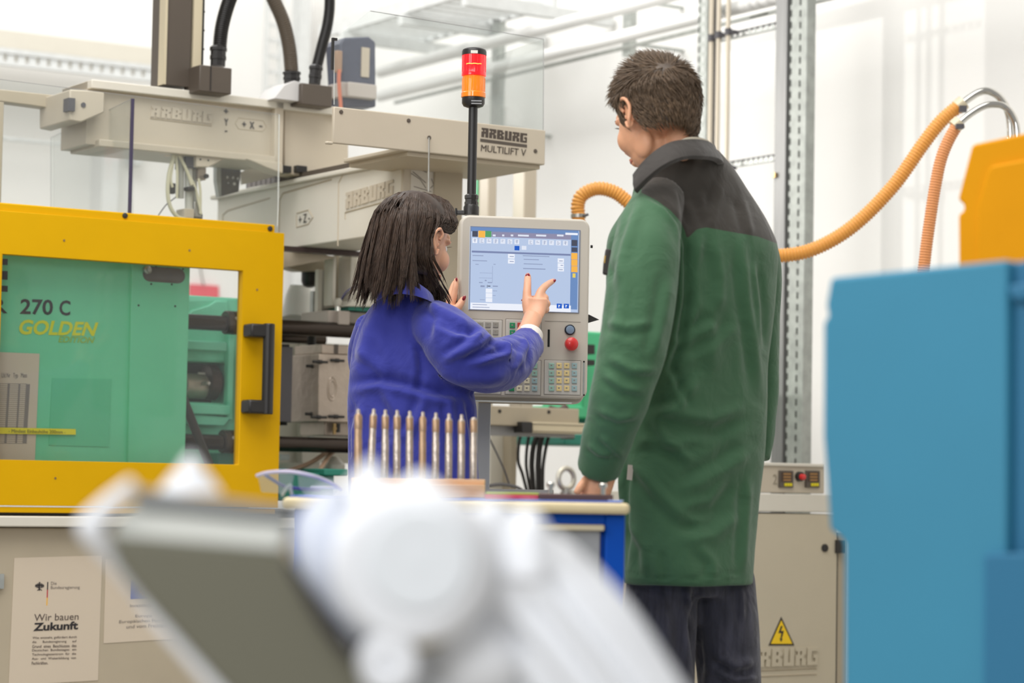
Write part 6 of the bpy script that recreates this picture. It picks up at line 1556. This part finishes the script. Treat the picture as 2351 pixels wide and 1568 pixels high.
for sx, d in ((1500, 5.35), (1690, 5.50)):
    p = P(sx, 2085, d)
    b = MB().tube([(p[0] + 0.03, d - 0.09, 0.045), (p[0] + 0.01, d - 0.02, 0.05), (p[0] - 0.04, d + 0.08, 0.045), (p[0] - 0.07, d + 0.15, 0.03)], [0.036, 0.045, 0.044, 0.03], 14, smooth=4)
    bm_ = weld(b, 0.006, 1); Vv = get_co(bm_); Vv[:, 2] = np.maximum(Vv[:, 2], 0.002); set_co(bm_, Vv)
    obj('shoe', bm_, black_m, man, fix=False, sharp=0)

# ------------------------------------------------------------------ the woman
DW_ = 5.92
wf = np.array([math.sin(0.72), math.cos(0.72), -0.16]); wC = P(954, 560, DW_)
wom = thing('person', 'woman with dark bobbed hair in a blue work coat touching the screen', 'person', (P(950, 1100, DW_)[0], DW_, 0))
mb = MB(); Lw, Rw = head_solids(mb, wC, wf, (0, 0, 1), 0.97, True)
limb(mb, [(950, 610, DW_ + 0.01, 50), (938, 660, DW_ + 0.01, 46), (930, 710, DW_ + 0.02, 62)], sm=4)
garment_torso(mb, [(700, 880, 990, 0), (730, 850, 1020, 0), (800, 830, 1050, 0), (950, 830, 1060, 0), (1080, 830, 1070, 0), (1200, 830, 1080, 0)], DW_, -0.2, 0.5)
limb(mb, [(1020, 745, 5.86, 36), (1090, 810, 5.86, 34), (1150, 845, 5.92, 32), (1188, 800, 6.02, 26), (1212, 755, 6.10, 21), (1224, 728, 6.135, 22)], sm=5)
limb(mb, [(860, 760, 5.98, 36), (880, 860, 6.08, 32), (930, 880, 6.16, 30), (990, 800, 6.20, 24), (1030, 738, 6.20, 19)], sm=5)
for hx in (890, 1010):
    limb(mb, [(hx, 1180, DW_, 62), (hx, 1300, DW_, 58), (hx, 1600, DW_ + 0.01, 42), (hx, 1950, DW_ + 0.02, 26)], sm=3)
# right hand: palm to the screen, thumb and forefinger spread
dh = 6.165
limb(mb, [(1222, 735, 6.14, 21), (1229, 716, dh - .01, 25), (1233, 698, dh, 27), (1234, 684, dh, 25)], 18, 4, ell=0.62)
limb(mb, [(1216, 722, dh, 14), (1211, 698, dh + .008, 13), (1210, 676, dh + .016, 10.5), (1211, 656, dh + .03, 9.2), (1211.5, 640, dh + .056, 8.6), (1212, 629, dh + .068, 6)], 14, 5)       # thumb
limb(mb, [(1237, 688, dh, 13), (1241, 672, dh + .008, 10.5), (1249, 660, dh + .02, 8.8), (1260, 651, dh + .052, 7.6), (1271, 644.5, dh + .078, 6)], 14, 5)                       # forefinger
for kx, ky, r, tx, ty in ((1250, 684, 10, 1204, 690), (1254, 697, 10, 1203, 700), (1252, 710, 9.5, 1204, 710)):                                              # curled fingers
    limb(mb, [(kx - 16, ky + 2, dh, r), (kx, ky, dh + .01, r), (kx - 4, ky + 2, dh + .035, r * .9), (kx - 24, ky + 2, dh + .045, r * .82), ((kx + tx) / 2 - 8, ky + 2, dh + .036, r * .75), (tx, ty, dh + .026, r * .6)], 12, 4)
# left hand gripping the panel's edge
dl = 6.20
limb(mb, [(1030, 745, dl, 18), (1034, 722, dl, 20), (1037, 702, dl, 19)], 14, 3, ell=0.7)
limb(mb, [(1032, 712, dl + .01, 9), (1040, 686, dl + .012, 9), (1045, 662, dl + .014, 7.6), (1048, 640, dl + .02, 5.6)], 12, 5)
limb(mb, [(1030, 712, dl + .03, 9), (1034, 684, dl + .04, 9), (1040, 660, dl + .05, 7.6), (1046, 646, dl + .06, 6)], 12, 4)
limb(mb, [(1036, 716, dl + .05, 9), (1040, 690, dl + .07, 8.5), (1046, 670, dl + .085, 7)], 12, 4)
limb(mb, [(1032, 724, dl + .05, 9), (1036, 704, dl + .08, 8), (1044, 690, dl + .095, 7)], 12, 4)
limb(mb, [(1040, 722, dl - .005, 11), (1050, 708, dl - .005, 10), (1059, 695, dl, 8.6), (1065, 683, dl + .005, 6.4)], 12, 5)
me = weld(mb, 0.0030, 2)
obj('body', me, mat('skin_warm', (224, 168, 136), 0.45, var=0.05, vscale=25, bump=0.03, bscale=200), wom, fix=False, sharp=0, label='face, neck and both hands')
skw = MATS['skin_warm']; skw.node_tree.nodes['Principled BSDF'].inputs['Subsurface Weight'].default_value = 0.12; skw.node_tree.nodes['Principled BSDF'].inputs['Subsurface Radius'].default_value = (0.012, 0.004, 0.002)
for (x, y, d, dx, dy, r, ln) in ((1211.5, 634, dh + .058, 0.02, -1, 5.6, 7.2), (1272, 644.5, dh + .070, 0.75, -0.4, 3.6, 5.2), (1065.5, 684, dl - .001, 0.42, -0.9, 4.2, 6.4), (1200, 689, dh + .018, -0.8, 0.1, 2.6, 3.6), (1048, 641, dl + .016, -0.1, -1, 2.6, 4.6)):
    f_ = np.array([dx, 0, -dy]); f_ /= np.linalg.norm(f_); n_ = np.array([0, -1.0, 0]); s_ = np.cross(f_, n_)
    k = m_per_px(d); obj('fingernail', MB().ell(P(x, y, d - 0.0055), np.array([s_, f_, n_]), (r * k, ln * k, 0.0022), 14, 8), nail_m, wom)
hair_w = hair_mat('dark_brown_hair', (64, 49, 39), 0.35); hair_wb = hair_mat('dark_hair_base', (56, 43, 35), 0.5)
for s in (-1, 1): obj('ear', ear_mb(Lw, Rw, s, 0.97), skw, wom, sharp=0)
face_details(Lw, Rw, wom, 0.97, hair_wb)
scw = 0.97
def bob_path(phi, rad, rg, t_end=1.0, n=10, jit=1.0):
    """phi azimuth in head frame (0 = right ear side, 90 = face, 180 = left, 270 = back); path from crown down"""
    pts = []
    c, s = math.cos(phi), math.sin(phi)
    back = max(0.0, -s); side = abs(c)
    crown = np.array([0.0, -0.030, 0.0])
    zl = -0.132 - 0.014 * back - 0.004 * math.sin(5 * phi)      # hem height (head frame)
    rx, ry = 0.090 * rad, 0.107 * rad
    for j in range(n):
        t = j / (n - 1) * t_end
        if t < 0.45:
            a = t / 0.45 * math.pi / 2
            p = np.array([c * rx * math.sin(a), (crown[1] + s * ry * math.sin(a) + (1 - math.sin(a)) * 0), 0.020 + 0.104 * rad * math.cos(a)])
            p[1] = -0.022 + s * ry * math.sin(a)
        else:
            u = (t - 0.45) / 0.55
            p = np.array([c * rx * (1 + 0.06 * math.sin(u * 3.1)), -0.022 + s * ry * (1 + 0.04 * math.sin(u * 3.0)), 0.020 + (zl - 0.020) * u])
            if s < 0: p[1] += 0.002 * u * back
            flick = max(0, u - 0.75) ** 2 * 0.09
            p += np.array([c, s, 0.12]) * flick * (0.4 + 0.6 * side)
        pts.append(p)
    return pts
def hair_ok(phi): return not (math.radians(28) < phi % (2 * math.pi) < math.radians(152))
# solid under-layer
mb = MB(); ringsets = []
a0_, a1_ = math.radians(152), math.radians(360 + 28)
for q in range(49):
    phi = a0_ + (a1_ - a0_) * q / 48
    pts = bob_path(phi, 0.90, None, 0.955 if abs(math.cos(phi)) < 0.7 else 0.86, 14)
    ringsets.append([wC + (Rw.T @ p) * scw for p in pts])
V_, F_ = [], []
for r_ in ringsets: V_ += r_
for q in range(48):
    for j in range(13):
        k = q * 14 + j; F_.append((k, k + 1, k + 15, k + 14))
mb.v = [tuple(v) for v in V_]; mb.f = F_
# open the shell round the right ear
keepf = []
for f in mb.f:
    cen_ = Rw @ ((np.mean([mb.v[i] for i in f], axis=0) - wC) / scw)
    if cen_[0] > 0.04 and cen_[1] > -0.030 and cen_[2] < 0.040 and cen_[2] > -0.20: continue
    keepf.append(f)
mb.f = keepf
hw = obj('hair', mb, hair_wb, wom, sharp=0, label='dark brown bobbed hair', fix=False)
md = hw.modifiers.new('s', 'SOLIDIFY'); md.thickness = 0.008; md.offset = 0
# cap over forehead sides
def wkeep(p): return (p[2] > 0.062 - 0.25 * max(0, 0.06 - p[1])) if p[1] > 0.0 else p[2] > (0.046 if abs(p[0]) > 0.03 else 0.0)
obj('hair_cap', cap_mesh(wC, Rw, wkeep, 0.010, scw), hair_wb, hw, sharp=0)
def w_hair(i, rg):
    lock = rg.integers(0, 150); lr = np.random.default_rng(int(lock) + 500)
    phi = a0_ + (a1_ - a0_) * lr.random() + rg.normal() * 0.030
    rad = 0.955 + 0.045 * lr.random() + 0.03 * rg.random()
    te = 0.93 + 0.09 * lr.random() + 0.03 * rg.normal()
    ph = phi % (2 * math.pi)
    s_r = ph < math.radians(60) or ph > math.radians(325)       # right side, near the ear
    pts = bob_path(phi, rad, rg, te, 13)
    tw = lr.normal(size=3) * 0.010
    out = []
    for j, p in enumerate(pts):
        t = j / 12
        p = p + tw * t * t * 1.6 + rg.normal(size=3) * 0.0008
        if s_r and p[0] > 0.03:
            # the side lock sweeps back behind the ear, then flicks forward under it
            if p[2] < 0.050:
                k = np.clip((0.050 - p[2]) / 0.045, 0, 1); lim = -0.036 - 0.006 * lr.random()
                if p[2] > -0.055:
                    p[1] = p[1] * (1 - k) + min(p[1], lim) * k; p[0] = p[0] * (1 - 0.10 * k)
                else:
                    u = np.clip((-0.055 - p[2]) / 0.06, 0, 1.3); p[1] = min(p[1], lim) + u * (0.035 + 0.05 * lr.random()); p[0] *= 0.92 - 0.1 * u
        out.append(wC + (Rw.T @ p) * scw)
    return out, 0.0012 + 0.0007 * rg.random()
so = strands(None, w_hair, 5200, 0, hair_w, hw, 'hair_strands', 11); so['kind'] = 'stuff'
# fringe swept from the crown to the right temple
def w_fringe(i, rg):
    a = rg.random(); side = 1 if rg.random() < 0.8 else -1
    a = a * 2.7 - 1.7; p0 = np.array([side * 0.004, -0.02 + 0.03 * a, 0.127 - 0.012 * max(0.0, -a)]); p1 = np.array([side * 0.042, 0.024 + 0.03 * a, 0.119 - 0.006 * max(0.0, -a)]); p2 = np.array([side * (0.072 + 0.006 * rg.random()), 0.028 + 0.03 * a, 0.066]); p3 = np.array([side * (0.080 + 0.004 * rg.random()), 0.004 + 0.032 * a, 0.040 - 0.008 * a])
    p4 = np.array([side * 0.080, -0.036 + 0.012 * a, 0.036]); 
    q, _ = spline([p0, p1, p2, p3, p4], [0] * 5, 3)
    return [wC + (Rw.T @ (x + rg.normal(size=3) * 0.0014)) * scw for x in q], 0.0017
so = strands(None, w_fringe, 4200, 0, hair_w, hw, 'fringe_strands', 12); so['kind'] = 'stuff'

# blue coat
mb = MB()
garment_torso(mb, [(668, 888, 992, 0.0, 0.7), (690, 868, 1010, 0.0, 0.66), (715, 846, 1030, 0.0, 0.6), (745, 826, 1050, 0.0, 0.55), (790, 808, 1068, 0.0, 0.52), (850, 798, 1080, 0.0), (930, 790, 1098, 0.0), (1000, 793, 1100, 0.0), (1080, 797, 1104, 0.0), (1200, 800, 1112, 0.0), (1340, 800, 1122, 0.0), (1500, 800, 1130, 0.0), (1510, 806, 1124, 0.0)], DW_, -0.15, 0.52, 2.4)
limb(mb, [(985, 735, 5.90, 56), (1020, 762, 5.85, 66), (1062, 806, 5.82, 72), (1104, 836, 5.84, 66), (1140, 838, 5.89, 62), (1168, 828, 5.95, 54), (1190, 812, 6.00, 45), (1208, 794, 6.045, 38), (1216, 787, 6.06, 37)], 26, 6)
limb(mb, [(862, 745, 5.96, 44), (850, 820, 6.02, 52), (870, 880, 6.10, 48), (930, 880, 6.17, 42), (990, 810, 6.20, 34), (1018, 768, 6.21, 28)], 20, 5)
me = weld(mb, 0.0058, 4)
drape(me, [
    ([(880, 700), (850, 760), (820, 860)], 22, 0.006), ([(985, 700), (1030, 720), (1080, 748)], 12, 0.007), ([(1000, 740), (1050, 760), (1090, 760)], 10, -0.006), ([(960, 780), (970, 850), (960, 900)], 12, -0.006),
    ([(1110, 760), (1080, 790), (1020, 830)], 12, 0.009), ([(1140, 775), (1110, 800), (1060, 830)], 9, -0.008), ([(1140, 780), (1160, 800), (1164, 815), (1130, 822), (1080, 838)], 9, 0.009), ([(1155, 775), (1170, 800), (1168, 820)], 6, -0.007),
    ([(1150, 768), (1195, 790), (1206, 812)], 9, 0.007), ([(1205, 775), (1212, 810), (1206, 850)], 6, -0.007), ([(1176, 850), (1190, 830), (1196, 800)], 8, 0.005),
    ([(800, 880), (870, 868), (930, 880), (1000, 900), (1060, 905)], 14, -0.010), ([(880, 890), (920, 960), (900, 1040)], 16, 0.006), ([(830, 930), (815, 990), (820, 1060)], 14, 0.007), ([(980, 910), (960, 960), (930, 1010)], 14, 0.006),
    ([(1030, 910), (1040, 980), (1050, 1060)], 12, 0.006), ([(1070, 912), (1085, 990), (1090, 1060)], 10, -0.005), ([(870, 760), (900, 830), (940, 870)], 20, 0.004), ([(920, 720), (930, 800), (950, 860)], 24, 0.004),
    ([(990, 850), (1050, 870), (1120, 872), (1170, 860)], 22, 0.007), ([(820, 800), (870, 840), (890, 870)], 16, 0.005), ([(985, 690), (1010, 730), (1000, 790)], 14, 0.005)], noise=0.0038, seed=21)
blue_m = cloth('royal_blue_work_cloth', (50, 56, 146), bump=0.4, sheen=0.3)
cw = obj('coat', me, blue_m, wom, fix=False, sharp=0, label='royal blue work coat')
pts_t = [(866, 690, 5.84), (872, 656, 5.835), (900, 640, 5.815), (940, 640, 5.81), (975, 660, 5.82), (992, 676, 5.85), (1000, 690, 5.92)]
pts_b = [(862, 712, 5.82), (866, 690, 5.815), (900, 676, 5.795), (940, 676, 5.79), (976, 686, 5.80), (996, 696, 5.84), (1006, 704, 5.92)]
ta, _ = spline([P(*p) for p in pts_t], [0] * 7, 5); tb, _ = spline([P(*p) for p in pts_b], [0] * 7, 5)
obj('collar', MB().loft([[b, a * .5 + b * .5 + np.array([0, -0.003, 0]), a, a + np.array([0, 0.005, 0]), b + np.array([0, 0.012, 0])] for a, b in zip(ta, tb)]), blue_m, wom, sharp=50)
cw_c = P(1216, 786, 6.062); ax_ = P(1224, 728, 6.135) - P(1208, 794, 6.045); ax_ /= np.linalg.norm(ax_)
obj('shirt_cuff', MB().lathe(P(1213, 782, 6.06), P(1222, 752, 6.10) - P(1213, 782, 6.06), [(-0.01, 0.030), (0.022, 0.0325), (0.026, 0.0325), (0.0265, 0.029), (0.0, 0.027)], 28), mat('white_shirt_cuff', (226, 220, 214), 0.8), wom, label='white shirt cuff')
mb = MB()
for hx in (895, 1020): limb(mb, [(hx, 1300, DW_, 64), (hx, 1600, DW_ + .01, 58), (hx, 1980, DW_ + 0.02, 50)], 18, 4)
obj('trousers', weld(mb, 0.008, 2), cloth('dark_trousers', (40, 42, 52)), wom, fix=False, sharp=0)
for hx in (895, 1020):
    p = P(hx, 1980, DW_)
    b = MB().tube([(p[0], DW_ - 0.07, 0.035), (p[0], DW_ + 0.02, 0.04), (p[0] + .01, DW_ + 0.12, 0.03), (p[0] + .015, DW_ + 0.17, 0.022)], [0.03, 0.038, 0.038, 0.022], 12, smooth=4)
    bm_ = weld(b, 0.006, 1); Vv = get_co(bm_); Vv[:, 2] = np.maximum(Vv[:, 2], 0.002); set_co(bm_, Vv)
    obj('shoe', bm_, black_m, wom, fix=False, sharp=0)
